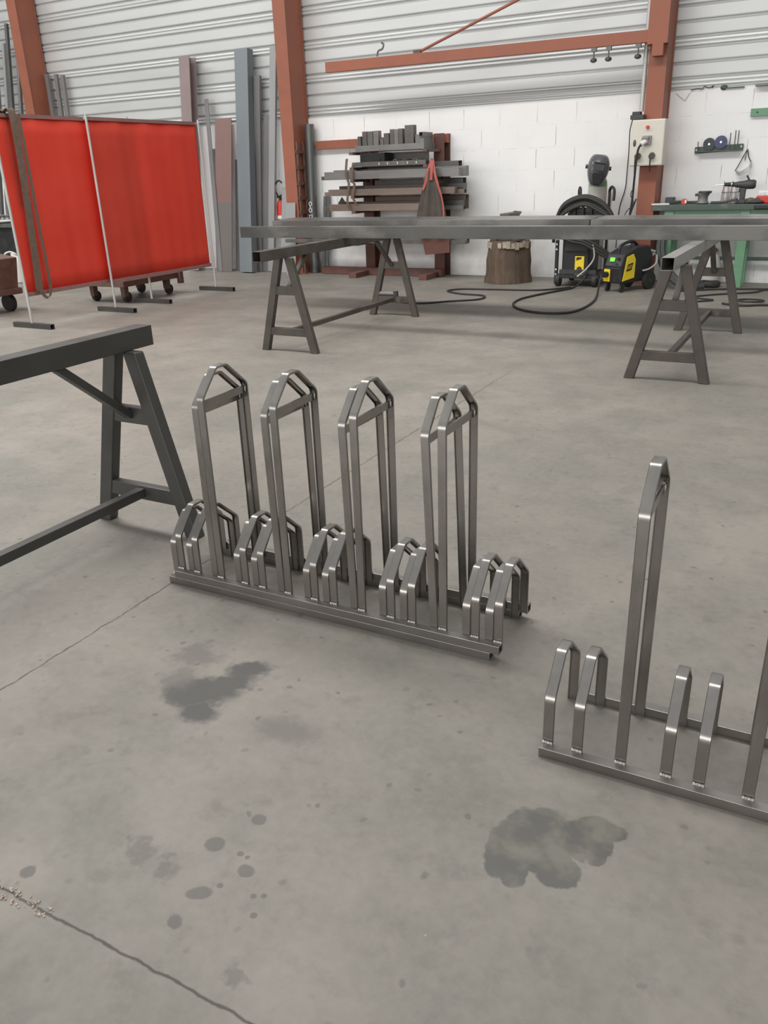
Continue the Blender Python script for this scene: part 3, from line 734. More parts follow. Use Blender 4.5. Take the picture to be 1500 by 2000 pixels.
# ------------------------------------------------------------------ stump and anvil
t = thing('log_stump', 'thick brown log stump with pale chips round its rim', 'stump', (-3.82, 10.55, 0))
def bk(a, z): return 1 + .06 * math.sin(3 * a + 2.2 * z) + .035 * math.sin(7 * a + 1 + 3 * z) + .025 * noise.noise((math.cos(a) * 3, math.sin(a) * 3, z * 6)) + (.1 * max(0, math.cos(a - 3.4)) ** 2 * (1.2 - z * 2 if z < .5 else 0))
out('trunk', G().lathe((-3.82, 10.55, 0), [(.295, 0), (.295, .05), (.278, .12), (.275, .2), (.28, .28), (.27, .36), (.265, .44), (.265, .5), (.25, .53)], 44, bk), 'bark', t, smooth=True)
for k in range(30):
    a = 2 * PI * k / 30 + R.uniform(-.03, .03); r = .272
    out('chip', G().box((-3.82 + math.cos(a) * r, 10.55 + math.sin(a) * r, .475 + R.uniform(-.012, .012)), (.02, .05, .07 + R.uniform(-.015, .02)), rz=a, rx=R.uniform(-.1, .1)), 'chipwood', t)
t = thing('anvil', 'dark iron anvil sitting on the log stump', 'anvil', (-3.82, 10.55, .53))
def sec(dx, dy, z): return [(-3.82 + a * dx, 10.55 + b * dy, z) for a, b in ((-1, -1), (1, -1), (1, 1), (-1, 1))]
g = G(); L = [[g.b.verts.new(p) for p in sec(*q)] for q in ((.2, .17, .53), (.2, .17, .575), (.1, .11, .64), (.065, .09, .7), (.075, .13, .77), (.065, .2, .8), (.065, .2, .86))]
for a, b in zip(L, L[1:]):
    for i in range(4): g.face([a[i], a[(i + 1) % 4], b[(i + 1) % 4], b[i]])
g.face(L[0][::-1]); g.face(L[-1])
out('body', g, 'anvil', t, bevel=.008)
out('horn', G().cyl((-3.82, 10.75, .825), (-3.82, 10.97, .845), .05, .012, 16), 'anvil', t, smooth=True)
for sx in (-1, 1): out('foot', G().prism([(-3.82 + sx * .2, .53), (-3.82 + sx * .1, .53), (-3.82 + sx * .06, .7), (-3.82 + sx * .11, .68)], .09, 'y', 10.36), 'anvil', t, bevel=.006)

# ------------------------------------------------------------------ welding cart, bottle, helmet
t = thing('welding_cart', 'black welding cart with tall hooks in front of wall', 'welding cart', (-2.8, 10.55, 0))
out('base', G().span((-3.1, 10.25, .1), (-2.55, 10.95, .14)), 'black', t, bevel=.004)
for x, bend in ((-2.95, -1), (-2.575, 1)):
    u = out('upright', G().tube(cat([(x, 10.62, .14), (x, 10.62, .6), (x, 10.62, 1.0), (x, 10.615, 1.1), (x + bend * .0 + (.035 if bend > 0 else .02), 10.57, 1.14), (x + (.075 if bend > 0 else .04), 10.53, 1.1), (x + (.075 if bend > 0 else .04), 10.52, .985)]), .017, 10), 'black', t, smooth=True)
sr = out('side_rail', G().span((-3.125, 10.3, .02), (-3.085, 10.34, .55)), 'black', t, bevel=.006)
for z in (.14, .2, .44, .5): out('bolt', G().cyl((-3.105, 10.296, z), (-3.105, 10.30, z), .011, seg=10), 'white', sr)
out('machine_body', G().span((-3.04, 10.32, .145), (-2.7, 10.82, .62)), 'black', t, bevel=.02)
out('drawer_front', G().span((-3.0, 10.3, .42), (-2.72, 10.32, .6)), 'charcoal', t, bevel=.006)
pn = out('yellow_panel', G().span((-2.87, 10.305, .12), (-2.755, 10.318, .36)), 'yellow', t, bevel=.004)
out('marking', G().prism([(-2.855, .31), (-2.79, .33), (-2.79, .35), (-2.85, .35)], .002, 'y', 10.3025), 'black', pn)
out('knob', G().cyl((-2.81, 10.29, .21), (-2.81, 10.305, .21), .03, seg=16), 'charcoal', pn)
out('tray', G().span((-3.06, 10.3, .145), (-2.6, 10.32, .2)), 'charcoal', t)
out('shelf', G().span((-3.02, 10.4, .83), (-2.58, 10.72, .86)).span((-3.0, 10.39, .86), (-2.6, 10.42, .92)), 'charcoal', t, bevel=.004)
for x, y in ((-3.06, 10.3), (-2.6, 10.3), (-3.06, 10.9), (-2.6, 10.9)):
    w_ = out('wheel', G().cyl((x - .03, y, .075), (x + .02, y, .075), .075, seg=22), 'rubber', t, smooth=True)
    out('hub', G().cyl((x - .034, y, .075), (x + .024, y, .075), .02, seg=12), 'greymid', w_)
for k in range(3): out('coil_hook', G().box((-2.92 + .1 * k, 10.36, .9), (.03, .03, .13)), 'black', t, bevel=.004)
# hose bundle draped over the cart
t = thing('hose_bundle', 'black welding hoses coiled over the top of the cart', 'hose', (-2.8, 10.35, .8))
for k in range(6):
    w = .3 + .018 * (k % 3) + R.uniform(-.01, .02); h = .935 + .02 * k; y = 10.28 + .018 * (k % 4)
    pts = cat([(-2.79 - w - .02, y, .62 - .02 * k), (-2.79 - w, y, .78), (-2.79 - w * .7, y, h - .06), (-2.79, y - .01, h + .02), (-2.79 + w * .65, y, h - .06), (-2.79 + w + .02, y, .8), (-2.79 + w + .07, y, .68 - .02 * k)], 8)
    out('hose', G().tube(pts, .02, 8), 'rubber', t, smooth=True)
for k in range(3):
    pts = cat([(-3.08, 10.25, .66 - .03 * k), (-2.9, 10.22, .60 - .03 * k), (-2.75, 10.22, .57 - .03 * k), (-2.6, 10.23, .5 - .035 * k), (-2.45, 10.26, .4 - .03 * k)], 8)
    out('hose', G().tube(pts, .02, 8), 'rubber', t, smooth=True)
out('silver_lead', G().tube(cat([(-2.64, 10.22, .52), (-2.61, 10.21, .36), (-2.68, 10.2, .24), (-2.8, 10.2, .13)]), .01), 'galv', t, smooth=True)

t = thing('gas_bottle', 'pale gas bottle with green shoulder on the welding cart', 'gas bottle', (-2.785, 10.82, .142))
out('cylinder', G().lathe((-2.785, 10.85, .142), [(.1, 0), (.115, .015), (.115, 1.0)], 30), 'bottle', t, smooth=True)
out('shoulder', G().lathe((-2.785, 10.85, 1.142), [(.1151, 0), (.113, .04), (.1, .085), (.07, .115), (.035, .135), (.03, .2)], 30), 'bottlegreen', t, smooth=True)
out('valve', G().cyl((-2.785, 10.85, 1.34), (-2.785, 10.85, 1.4), .025, seg=14), 'silver', t)
# helmet with curved shell resting on the valve
t = thing('welding_helmet', 'dark grey welding helmet perched on the gas bottle', 'welding helmet', (-2.775, 10.68, 1.15), .28)
t.rotation_euler = (0, .12, .3); t.scale = (1.1, 1.1, 1.06)
g = G(); rows_ = []
prof = [(.0, .33, .02), (.06, .345, .02), (.095, .315, .0), (.118, .25, -.012), (.122, .19, -.02), (.11, .12, -.026), (.092, .06, -.02), (.065, .01, -.008), (.05, .0, 0)]
for hw, z, yo in prof:
    row = []
    for i in range(25):
        a = PI * (-.08 + 1.16 * i / 24)
        x = max(hw, .004) * math.cos(a); y = -max(hw, .004) * 1.2 * math.sin(a) + yo
        if .1 < z < .26 and abs(math.cos(a)) < .62: y += .012
        row.append(g.b.verts.new((x, y, z)))
    rows_.append(row)
for a, b in zip(rows_, rows_[1:]):
    for i in range(24): g.face([a[i], a[i + 1], b[i + 1], b[i]])
sh = out('shell', g, 'helmet', t, local=True, smooth=True); sd = sh.modifiers.new('thick', 'SOLIDIFY'); sd.thickness = .006
sb = sh.modifiers.new('sub', 'SUBSURF'); sb.levels = sb.render_levels = 1
out('visor', G().prism([(-.056, .165), (.056, .165), (.062, .235), (-.062, .235)], .008, 'y', -.17), 'charcoal', t, local=True, bevel=.004)
out('brow', G().box((0, -.145, .25), (.14, .03, .02), rx=.2), 'charcoal', t, local=True, bevel=.01)
out('face_opening', G().prism([(-.04, .03), (.04, .03), (.06, .125), (.045, .14), (-.045, .14), (-.06, .125)], .02, 'y', -.158), 'dark', t, local=True, smooth=True)
for sx in (-1, 1): out('knob', G().cyl((sx * .115, .0, .2), (sx * .14, .0, .2), .022, seg=14), 'charcoal', t, local=True, smooth=True)
out('headband', G().tube([(.08 * math.cos(a), .03 + .09 * math.sin(a), .24) for a in [2 * PI * i / 24 for i in range(24)]], .012, 8, True), 'black', t, local=True, smooth=True)

# ------------------------------------------------------------------ yellow and black welder
t = thing('wheeled_welder', 'black welding machine with yellow side panel on wheels', 'welding machine', (-2.2, 10.12, 0), -.43)
bd = out('body', G().prism([(-.24, .1), (.3, .1), (.33, .2), (.33, .4), (.26, .5), (.02, .5), (-.2, .43), (-.25, .3)], .25, 'x', -.125), 'black', t, local=True, bevel=.022, seg=3)
hd = out('handle', G().tube(cat([(0, -.16, .43), (0, -.13, .51), (0, -.02, .545), (0, .1, .545), (0, .18, .5)]), .018, 10), 'black', t, local=True, smooth=True)
out('control_panel', G().box((0, -.225, .34), (.2, .014, .15), rx=-.26), 'charcoal', t, local=True, bevel=.004)
out('display', G().box((-.02, -.236, .37), (.065, .006, .045), rx=-.26), 'display', t, local=True)
for z, x in ((.385, .06), (.32, .05), (.295, .06)): out('dial', G().cyl((x, -.226, z), (x, -.25, z - .004), .016, seg=14), 'charcoal', t, local=True, smooth=True)
cp = out('connector_plate', G().box((-.075, -.25, .19), (.085, .012, .14)), 'yellow', t, local=True, bevel=.003)
out('socket', G().cyl((-.075, -.254, .2), (-.075, -.3, .2), .034, seg=18), 'black', cp, local=True, smooth=True)
sp = out('side_panel', G().prism([(-.225, .13), (-.165, .4), (-.05, .425), (-.005, .36), (-.01, .155)], .008, 'x', .126), 'yellow', t, local=True, bevel=.003, label='yellow side panel with dark slanted emblem')
# emblem: slanted black block with two light bands and small lettering
E_ = lambda u, v: (-.11 + u + (v - .285) * .35, v)
g = G().prism([E_(-.045, .315), E_(.045, .33), E_(.045, .31), E_(-.045, .297)], .002, 'x', .1345).prism([E_(-.045, .26), E_(.045, .272), E_(.045, .248), E_(-.045, .235)], .002, 'x', .1345)
g.prism([E_(-.045, .297), E_(-.038, .298), E_(-.038, .26), E_(-.045, .26)], .002, 'x', .1345).prism([E_(.038, .31), E_(.045, .31), E_(.045, .272), E_(.038, .271)], .002, 'x', .1345)
out('emblem', g, 'black', sp, local=True)
cu = bpy.data.curves.new('lettering', 'FONT'); cu.body = 'ESAB'; cu.size = .036; cu.extrude = .0008; cu.align_x = 'CENTER'; cu.align_y = 'CENTER'
tmp = bpy.data.objects.new('tmp', cu); COL.objects.link(tmp); bpy.context.view_layer.update()
me = bpy.data.meshes.new_from_object(tmp.evaluated_get(bpy.context.evaluated_depsgraph_get())); bpy.data.objects.remove(tmp)
me.transform(Matrix.Translation((.1355, -.11, .285)) @ Matrix.Rotation(PI / 2, 4, 'Z') @ Matrix.Rotation(PI / 2, 4, 'X')); me.materials.append(M['black'])
lt = bpy.data.objects.new('lettering', me); COL.objects.link(lt); lt.parent = sp
for x in (-.1, .1):
    c_ = out('caster', G().box((x, -.18, .08), (.03, .05, .06)), 'black', t, local=True)
    out('wheel', G().cyl((x - .012, -.19, .04), (x + .012, -.19, .04), .04, seg=20), 'rubber', c_, local=True, smooth=True)
for x in (-.15, .15):
    w_ = out('wheel', G().cyl((x - .025, .25, .1), (x + .025, .25, .1), .1, seg=24), 'rubber', t, local=True, smooth=True)
    out('hub', G().cyl((x - .03, .25, .1), (x + .03, .25, .1), .022, seg=14), 'charcoal', w_, local=True, smooth=True)
out('rear_lead', G().tube(cat([(.13, .14, .22), (.18, .2, .24), (.2, .3, .3), (.14, .38, .38)]), .01), 'galv', t, local=True, smooth=True)
out('gas_fitting', G().cyl((.06, .3, .36), (.13, .36, .4), .02, seg=12).cyl((.1, .28, .44), (.14, .34, .42), .018, seg=12), 'silver', t, local=True, smooth=True)
# grey hoses right of the welder
for k in range(2):
    o = G().tube(cat([(-1.93 + .04 * k, 10.62, .58), (-1.92 + .05 * k, 10.52, .42), (-1.84 + .05 * k, 10.4, .26), (-1.7 + .06 * k, 10.3, .12), (-1.55 + .06 * k, 10.3, .04), (-1.35, 10.42 - .03 * k, .033)], 8), .032, 10)
    tag(out('fume_hose', o, 'charcoal', smooth=True), ['dark grey hose sloping down right of the yellow welder', 'second grey hose beside it nearer the green bench leg'][k], 'hose', 'thick hoses by the welder')
t = tag(out('hose_coil', G().tube([(-1.32 + .1 * math.cos(a), 10.62 + .1 * math.sin(a), .035 + .004 * math.sin(3 * a)) for a in [2 * PI * i / 36 for i in range(36)]], .033, 10, True), 'rubber', smooth=True), 'thick dark hose ring lying on floor under the bench', 'hose')

# ------------------------------------------------------------------ switch box on the column
t = thing('switch_box', 'cream electrical switch box with sockets on right column', 'switch box', (-2.165, 10.6, 1.36))
bx = out('enclosure', G().span((-2.35, 10.53, 1.362), (-1.975, 10.718, 1.855)), 'cream', t, bevel=.014)
out('emergency_button', G().cyl((-2.17, 10.53, 1.772), (-2.17, 10.495, 1.772), .02, .017, 18), 'red', t, smooth=True)
out('key_switch', G().sphere((-2.305, 10.528, 1.61), (.017, .014, .038)), 'oldsocket', t, smooth=True)
so = out('socket', G().span((-2.205, 10.5, 1.585), (-2.115, 10.532, 1.685)), 'grayplug', t, bevel=.006)
out('socket_lid', G().box((-2.175, 10.48, 1.655), (.075, .05, .04), rx=.4), 'grayplug', so, bevel=.005)
out('plug', G().cyl((-2.165, 10.5, 1.635), (-2.21, 10.43, 1.59), .03, .024, 16), 'white', so, smooth=True)
for x in (-2.255, -2.095):
    k_ = out('round_socket', G().cyl((x, 10.53, 1.472), (x, 10.485, 1.462), .036, .032, 18), 'oldsocket', t, smooth=True)
out('junction_box', G().span((-2.385, 10.56, 1.862), (-2.235, 10.71, 1.91)).span((-2.37, 10.58, 1.91), (-2.28, 10.69, 1.945)), 'charcoal', t, bevel=.005)
def cable(label, pts, r=.008, m='rubber', grp=None, cat_='cable', k=8):
    return tag(out('cable', G().tube(cat(pts, k), r, 7), m, smooth=True), label, cat_, grp)
cable('thick dark cable hanging from the white plug of the switch box', [(-2.21, 10.43, 1.59), (-2.235, 10.42, 1.54), (-2.25, 10.43, 1.4), (-2.26, 10.46, 1.25), (-2.275, 10.5, 1.0), (-2.29, 10.5, .78), (-2.26, 10.45, .6), (-2.2, 10.35, .5)], .013)
cable('thin cable from left round socket falling in zigzags', [(-2.275, 10.47, 1.44), (-2.275, 10.49, 1.3), (-2.27, 10.52, 1.15), (-2.31, 10.56, 1.05), (-2.27, 10.56, .95), (-2.35, 10.57, .85), (-2.4, 10.56, .7), (-2.38, 10.4, .55)], .005)
cable('short cable below right round socket of the switch box', [(-2.1, 10.47, 1.44), (-2.102, 10.48, 1.36), (-2.1, 10.5, 1.3)], .008)
cable('thin dark wire running down the wall left of column', [(-2.37, 10.62, 1.86), (-2.43, 10.8, 1.75), (-2.47, 11.0, 1.55), (-2.49, 11.08, 1.3), (-2.5, 11.09, 1.1), (-2.55, 11.09, .9), (-2.56, 11.09, .7), (-2.54, 11.0, .4)], .006)
cable('dark cable beside the column foot behind the beams', [(-2.25, 10.6, 1.0), (-2.29, 10.56, .85), (-2.31, 10.52, .7), (-2.24, 10.4, .55)], .009)

# ------------------------------------------------------------------ workbench
t = thing('workbench', 'green steel workbench against the wall on the right', 'workbench', (-.9, 10.86, 0))
bench = t
out('top', G().span((-2.055, 10.62, .86), (.4, 11.1, .925)), 'benchdark', t, bevel=.005)
out('apron', G().span((-1.92, 10.66, .77), (.3, 10.69, .86)), 'benchgreen', t)
for x in (-1.86, -1.02, .25):
    for y in (10.68, 11.05): out('leg', G().span((x - .05, y - .035, 0), (x + .05, y + .035, .86)), 'benchgreen', t, bevel=.003)
out('stretcher', G().span((-1.81, 11.0, .27), (-1.07, 11.03, .31)), 'benchdark', t)
out('stretcher', G().span((-.97, 11.0, .27), (.2, 11.03, .31)), 'benchdark', t)
BT = .926
def simple(name, g, m, label, c_, **k): return tag(out(name, g, m, **k), label, c_)
simple('paper_sheets', G().box((-1.99, 10.74, BT + .006), (.2, .16, .012), rz=.2), 'paper', 'white papers lying at left end of the workbench', 'paper')
simple('plastic_tray', G().span((-1.96, 10.86, BT), (-1.86, 10.98, BT + .075)), 'charcoal', 'small dark box behind the papers on the workbench', 'box', bevel=.006)
simple('pliers', G().bar((-1.86, 10.78, BT + .02), (-1.7, 10.84, BT + .025), .05, .035).bar((-1.7, 10.83, BT + .018), (-1.58, 10.8, BT + .018), .035, .03), 'charcoal', 'dark hand tool lying right of the papers on bench', 'tool', bevel=.008)
t = thing('tape_measure', 'red and white tape measure on the workbench', 'tape measure', (-1.7, 10.7, BT))
out('case', G().cyl((-1.71, 10.67, BT + .032), (-1.71, 10.72, BT + .032), .032, seg=20), 'red', t, smooth=True)
out('sticker', G().span((-1.7, 10.666, BT + .015), (-1.68, 10.67, BT + .05)), 'white', t)
t = thing('tool_pot', 'squat dark metal pot with rim on the workbench', 'pot', (-1.5, 10.8, BT))
out('body', G().lathe((-1.52, 10.8, BT), [(.06, 0), (.072, .01), (.058, .03), (.055, .075), (.075, .11), (.07, .12)], 22), 'greymid', t, smooth=True)
out('rim', G().cyl((-1.5, 10.79, BT + .118), (-1.5, 10.79, BT + .14), .075, seg=20).box((-1.58, 10.78, BT + .1), (.05, .05, .03)), 'charcoal', t, smooth=True)
simple('steel_scrap', G().box((-1.36, 10.75, BT + .014), (.12, .07, .028), rz=.1), 'charcoal', 'flat dark tin between the pot and spray cans', 'tin', bevel=.005)
for k, x in enumerate((-1.285, -1.195)):
    t = thing('spray_can', ['pale spray can in wire holder, left one', 'pale spray can right beside it behind the drill'][k], 'spray can', (x, 10.92, BT), 0, 'spray cans on the workbench')
    out('can', G().lathe((x, 10.92, BT), [(.034, 0), (.036, .006), (.036, .15), (.028, .17)], 20), 'pinkcan', t, smooth=True)
    out('cap', G().lathe((x, 10.92, BT + .17), [(.028, 0), (.027, .05), (.02, .06)], 18), 'jug', t, smooth=True)
g = G()
for x in (-1.33, -1.24, -1.15): g.cyl((x, 10.87, BT + .006), (x + .02, 10.885, BT + .24), .004, seg=8)
g.tube([(-1.33, 10.87, BT + .12), (-1.15, 10.87, BT + .12), (-1.15, 10.965, BT + .12), (-1.33, 10.965, BT + .12)], .004, 6, True).span((-1.34, 10.86, BT + .0005), (-1.14, 10.98, BT + .006) if 0 else (-1.335, 10.872, BT + .006))
simple('wire_holder', g, 'pipe', 'thin wire holder round the pale spray cans', 'holder')
# cordless drill
t = thing('cordless_drill', 'dark grey cordless drill standing on the workbench', 'drill', (-1.09, 10.72, BT))
out('motor', G().lathe((0, 0, 0), [(.026, -.1), (.034, -.06), (.04, 0), (.05, .03), (.05, .1), (.038, .125)], 22), 'charcoal', t, local=True, smooth=True)
mo = t.children[0]; mo.location = (.01, 0, .205); mo.rotation_euler = (0, PI / 2, 0)
out('chuck', G().cyl((-.2, 0, .21), (-.095, 0, .207), .018, .026, 18), 'black', t, local=True, smooth=True)
out('collar', G().cyl((-.125, 0, .208), (-.115, 0, .208), .028, seg=18), 'silver', t, local=True, smooth=True)
out('bit', G().cyl((-.31, 0, .2), (-.2, 0, .21), .004, seg=8), 'silver', t, local=True)
out('grip', G().prism([(-.03, .17), (.04, .17), (.035, .04), (-.02, .04)], .045, 'y', -.0225), 'charcoal', t, local=True, bevel=.012)
out('trigger', G().box((-.03, 0, .145), (.02, .02, .04)), 'black', t, local=True, bevel=.005)
out('battery', G().prism([(-.06, 0), (.05, 0), (.05, .045), (-.03, .05)], .075, 'y', -.0375), 'charcoal', t, local=True, bevel=.008)
out('belt_clip', G().bar((.06, 0, .25), (.03, .0, .3), .02, .006, up=(0, 1, 0)), 'black', t, local=True)
simple('pry_bar', G().bar((-1.3, 10.68, BT + .014), (-1.13, 10.66, BT + .05), .04, .025), 'charcoal', 'dark flat tool lying left of the cordless drill', 'tool', bevel=.006)
g = G()
for k in range(5): g.sphere((-1.04 + .04 * k, 10.86 + R.uniform(-.03, .03), BT + .025), (.05, .05, .025 + .01 * (k % 2)), 14, 8)
simple('cloth', g, 'brown_cloth', 'crumpled brown rag right of the cordless drill', 'rag', smooth=True)
simple('glove', G().sphere((-.93, 10.68, BT + .02), (.09, .04, .02)).sphere((-1.0, 10.67, BT + .018), (.05, .03, .018)), 'charcoal', 'dark work glove at front of the workbench', 'glove', smooth=True)
t = thing('band_clamp_tool', 'red tool with metal clamps at right end of bench', 'tool', (-.86, 10.76, BT))
out('body', G().span((-.93, 10.7, BT), (-.72, 10.8, BT + .085)), 'red', t, bevel=.012)
out('guard', G().cyl((-.92, 10.69, BT + .03), (-.92, 10.8, BT + .03), .035, seg=18), 'rust', t, smooth=True)
out('jaw', G().hollow((-.88, 10.72, BT + .1), (-.88, 10.76, BT + .1), .05, .04, .008).span((-.91, 10.72, BT + .12), (-.8, 10.76, BT + .135)).span((-.83, 10.72, BT + .085), (-.82, 10.76, BT + .12)), 'silver', t)
out('edge_block', G().span((-.93, 10.57, .87), (-.6, 10.622, .92)), 'black', bench, bevel=.01)

# disc holder with rods on the wall
t = thing('tool_holder', 'dark green wall bar holding discs and thin rods', 'tool holder', (-1.45, 11.08, 1.5))
out('bar', G().prism([(-1.715, 1.475), (-1.715, 1.548), (-1.178, 1.565), (-1.178, 1.495)], .03, 'y', DW - .032), 'benchdark', t, bevel=.008)
for x, z in ((-1.695, 1.515), (-1.2, 1.535)): out('screw', G().cyl((x, DW - .034, z), (x, DW - .031, z), .009, seg=10), 'white', t)
out('ledge', G().span((-1.68, 11.03, 1.49), (-1.2, 11.09, 1.5)), 'benchdark', t)
for k, (x, z, r, m, lb) in enumerate(((-1.555, 1.573, .068, 'disc', 'black grinding disc on the wall holder, left one'), (-1.425, 1.59, .07, 'bluedisc', 'blue black grinding disc on the wall holder, right one'))):
    q = thing('grinding_disc', lb, 'disc', (x, 11.07, z - r), 0, 'discs on the wall holder')
    out('disc', G().cyl((x, 11.062 - .008 * k, z), (x, 11.067 - .008 * k, z), r, seg=36), m, q)
    out('hub', G().cyl((x, 11.058 - .008 * k, z), (x, 11.062 - .008 * k, z), .012, seg=14), 'silver', q)
for k, (x, z) in enumerate(((-1.675, 1.605), (-1.325, 1.685), (-1.272, 1.71), (-1.238, 1.705))):
    simple('thin_rod', G().cyl((x, 11.055, 1.501), (x - .003, 11.058, z), .0055, seg=8), 'pipe', ['lone thin rod at left end of the wall holder', 'shortest of three rods right of the discs', 'middle of three rods right of the discs', 'rightmost thin rod on the wall holder'][k], 'rod')
# safety glasses hanging from a nail
t = thing('safety_glasses', 'clear safety glasses hanging by dark strap on wall', 'safety glasses', (-1.13, 11.08, 1.23))
out('strap', G().tube(cat([(-1.235, 11.08, 1.27), (-1.2, 11.09, 1.345), (-1.137, 11.095, 1.487), (-1.125, 11.095, 1.49), (-1.105, 11.09, 1.42), (-1.07, 11.08, 1.36)]), .005), 'rubber', t, smooth=True)
g = G().ribbon(cat([(-1.225, 11.08, 1.265), (-1.19, 11.06, 1.24), (-1.15, 11.055, 1.25), (-1.11, 11.055, 1.275), (-1.075, 11.06, 1.31), (-1.065, 11.08, 1.355)]), .05, .004, (-.35, 0, 1))
out('lens', g, 'lens', t, smooth=True)
out('nail', G().cyl((-1.132, 11.09, 1.492), (-1.132, DW, 1.492), .006, seg=8), 'pipe', t)
out('cord', G().tube([(-1.13, 11.09, 1.485), (-1.138, 11.09, 1.44), (-1.145, 11.09, 1.38)], .003), 'rubber', t)
# bits along the top of the block wall
t = thing('wall_bracket', 'green steel bracket bolted high on the right wall', 'bracket', (-1.0, 11.08, 1.84))
out('plate', G().span((-1.145, DW - .045, 1.845), (-.7, DW - .002, 1.925)), 'benchgreen', t, bevel=.002)
out('bolt', G().cyl((-1.075, DW - .05, 1.885), (-1.075, DW - .044, 1.885), .008, seg=8), 'dark', t)
simple('paper_tag', G().prism([(-2.0, 2.152), (-1.83, 2.15), (-1.885, 2.06), (-1.93, 2.09)], .004, 'y', DW - .022), 'paper', 'white paper tag hanging over top of block wall', 'tag')
simple('dark_rag', G().sphere((-1.47, 11.13, 2.165), (.04, .04, .03), 14, 8).box((-1.36, 11.12, 2.157), (.22, .05, .012)), 'benchdark', 'dark strip lying on top edge of the block wall', 'strip')
simple('flat_offcut', G().box((-.95, 11.1, 2.163), (.36, .12, .02)), 'greymid', 'grey flat offcut on the wall top at right', 'offcut')
cable('thin black wire squiggle on top of the block wall', [(-1.83, 11.1, 2.16), (-1.76, 11.1, 2.17), (-1.7, 11.1, 2.165), (-1.68, 11.1, 2.19), (-1.63, 11.1, 2.17), (-1.58, 11.1, 2.19), (-1.6, 11.1, 2.165)], .005, 'rubber', None, 'wire')
# bag and funnel under the bench
t = thing('plastic_bottle', 'clear bag like bottle under the bench behind trestle', 'bottle', (-1.35, 10.95, 0))
out('body', G().lathe((-1.38, 10.95, 0), [(.08, 0), (.13, .04), (.14, .2), (.1, .33), (.05, .38)], 20), 'jug', t, smooth=True)
out('cap', G().cyl((-1.38, 10.95, .38), (-1.38, 10.95, .415), .09, .06, 18), 'charcoal', t, smooth=True)

# ------------------------------------------------------------------ cables on the floor
def fl(pts, z=.011): return [(x, y, z) for x, y in pts]
cable('black cable running from the cart left toward the left trestle', fl([(-2.86, 10.15), (-2.99, 9.95), (-3.22, 9.78), (-3.73, 9.72), (-4.1, 9.67), (-4.22, 9.5), (-4.14, 9.38), (-3.95, 9.27), (-3.68, 9.22), (-3.57, 9.08), (-3.6, 8.88), (-3.84, 8.69), (-4.11, 8.46), (-4.44, 8.53), (-4.61, 8.78)]), .011)
cable('black cable looping forward on floor from the yellow welder', [(-2.42, 9.86, .2), (-2.42, 9.78, .1), (-2.38, 9.55, .012), (-2.3, 9.1, .012), (-2.28, 8.64, .012), (-2.34, 8.3, .012), (-2.54, 8.2, .012), (-2.78, 8.27, .012), (-2.97, 8.46, .012), (-3.1, 8.75, .012), (-3.12, 9.09, .012), (-3.03, 9.45, .012), (-2.91, 9.79, .012), (-2.8, 10.08, .02), (-2.72, 10.2, .1), (-2.7, 10.26, .2)], .012)
cable('black cable along the floor below the workbench', fl([(-1.6, 10.1), (-1.2, 10.35), (-.9, 10.45), (-.5, 10.5), (.3, 10.45)]), .011)
cable('black cable snaking from the bench toward right trestle', fl([(-.3, 10.4), (-.66, 10.45), (-.79, 10.19), (-1.14, 9.94), (-1.36, 9.66), (-1.12, 9.52), (-1.28, 9.36)]), .009)
cable('dark cable on floor right of the right trestle', fl([(-1.0, 9.3), (-.95, 9.26), (-.79, 9.2), (-.56, 9.3), (0.1, 9.35)]), .011)
tag(out('cable_ring', G().tube([(-.74 + .13 * math.cos(a), 9.41 + .09 * math.sin(a), .034) for a in [2 * PI * i / 30 for i in range(30)]], .01, 7, True), 'rubber', smooth=True), 'small ring of cable lying on the floor right', 'cable')
t = thing('grinder', 'small angle grinder on the left trestle lower crossbar', 'grinder', (-4.1, 7.675, .2005))
out('body', G().cyl((-4.2, 7.675, .225), (-4.02, 7.675, .225), .024, seg=14), 'greymid', t, smooth=True)
out('head', G().cyl((-4.01, 7.675, .201), (-4.01, 7.675, .25), .028, seg=16), 'charcoal', t, smooth=True)
g = G()
for k in range(46):
    x = -1.40 + .18 * (k / 46) + R.uniform(-.03, .03); s = R.uniform(.0015, .0045)
    g.box((x, .734 + R.uniform(-.02, .012), s * .5), (s * 1.4, s, s), rz=R.uniform(0, 3))
o = out('concrete_crumbs', g, 'chipwood'); tag(o, 'pale crumbs of broken concrete along the floor joint', 'debris'); o['kind'] = 'stuff'

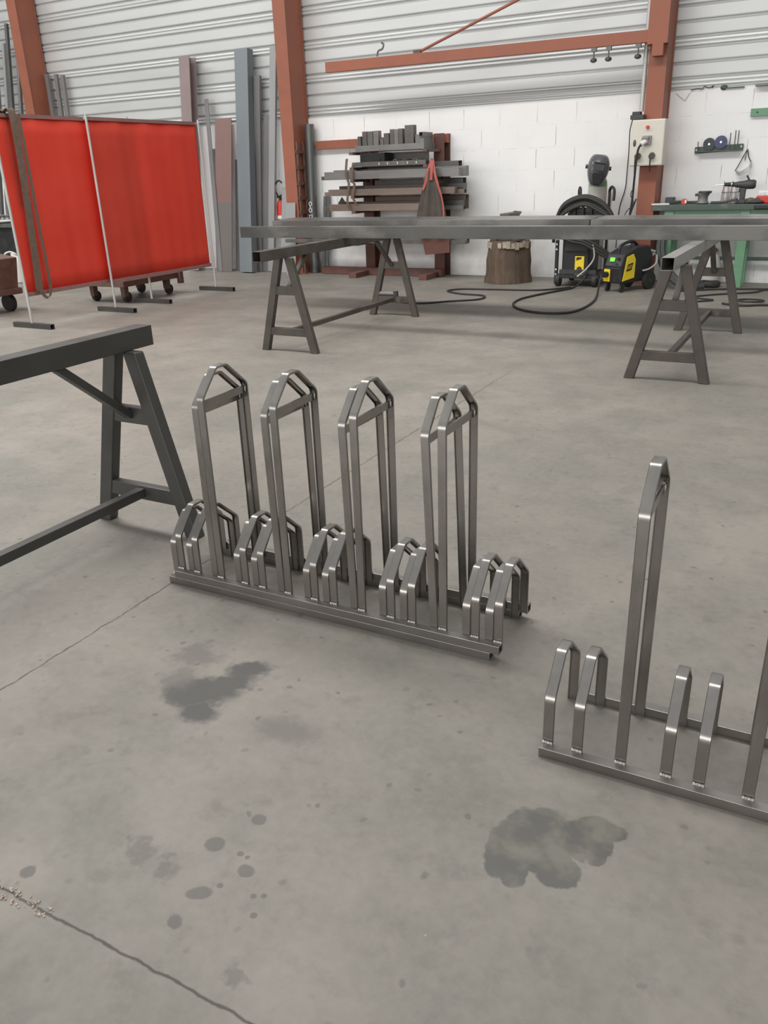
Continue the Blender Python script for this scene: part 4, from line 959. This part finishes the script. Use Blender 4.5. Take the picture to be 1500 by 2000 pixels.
# ------------------------------------------------------------------ light: assumed hall skylight, added fill light and open hall
w = bpy.data.worlds.new('hall'); SC.world = w; w.use_nodes = True; t = w.node_tree
bg = t.nodes['Background']; tc = t.nodes.new('ShaderNodeTexCoord'); sx = t.nodes.new('ShaderNodeSeparateXYZ')
t.links.new(tc.outputs['Generated'], sx.inputs[0])
cr = t.nodes.new('ShaderNodeValToRGB'); t.links.new(mth(t, 'MULTIPLY', mth(t, 'ADD', sx.outputs[2], 1), .5), cr.inputs[0])
e = cr.color_ramp.elements; e[0].position = .0; e[0].color = (.12, .115, .105, 1); e[1].position = 1; e[1].color = (1.0, 1.0, 1.0, 1)
q = e.new(.5); q.color = (.13, .13, .128, 1); q = e.new(.66); q.color = (.62, .62, .615, 1)
t.links.new(cr.outputs[0], bg.inputs[0]); bg.inputs[1].default_value = .62
def area(name, loc, sx_, sy_, e_, rot=(0, 0, 0), col=(1, .985, .96)):
    l = bpy.data.lights.new(name, 'AREA'); l.shape = 'RECTANGLE'; l.size = sx_; l.size_y = sy_; l.energy = e_; l.color = col
    o = bpy.data.objects.new(name, l); COL.objects.link(o); o.location = loc; o.rotation_euler = rot
area('assumed_skylight', (-9, 4.7, 7.2), 19, 1.7, 1180)  # unseen roof opening, assumed from the soft overhead light and beam shadows
area('added_wall_fill', (-5, -14, 3.4), 28, 4.2, 1750, (PI / 2, 0, 0), (1, .985, .965))  # fill light added behind the camera to brighten the back wall; window only assumed

# ------------------------------------------------------------------ camera
cd = bpy.data.cameras.new('camera'); cam = bpy.data.objects.new('camera', cd); COL.objects.link(cam)
Rv, Uv, Fv = V((.88138, .47124, -.03314)), V((-.15576, .35612, .92137)), V((-.44599, .80691, -.38728))
mx = Matrix((Rv, Uv, -Fv)).transposed().to_4x4(); mx.translation = (0, 0, 1.4); cam.matrix_world = mx
cd.sensor_fit = 'HORIZONTAL'; cd.sensor_width = 36; cd.lens = 36 * 1580.95 / 1500; cd.clip_start = .05
SC.camera = cam
SC.view_settings.view_transform = 'Standard'; SC.view_settings.look = 'None'; SC.view_settings.gamma = 1
SC.view_settings.use_curve_mapping = False; SC.view_settings.exposure = 0
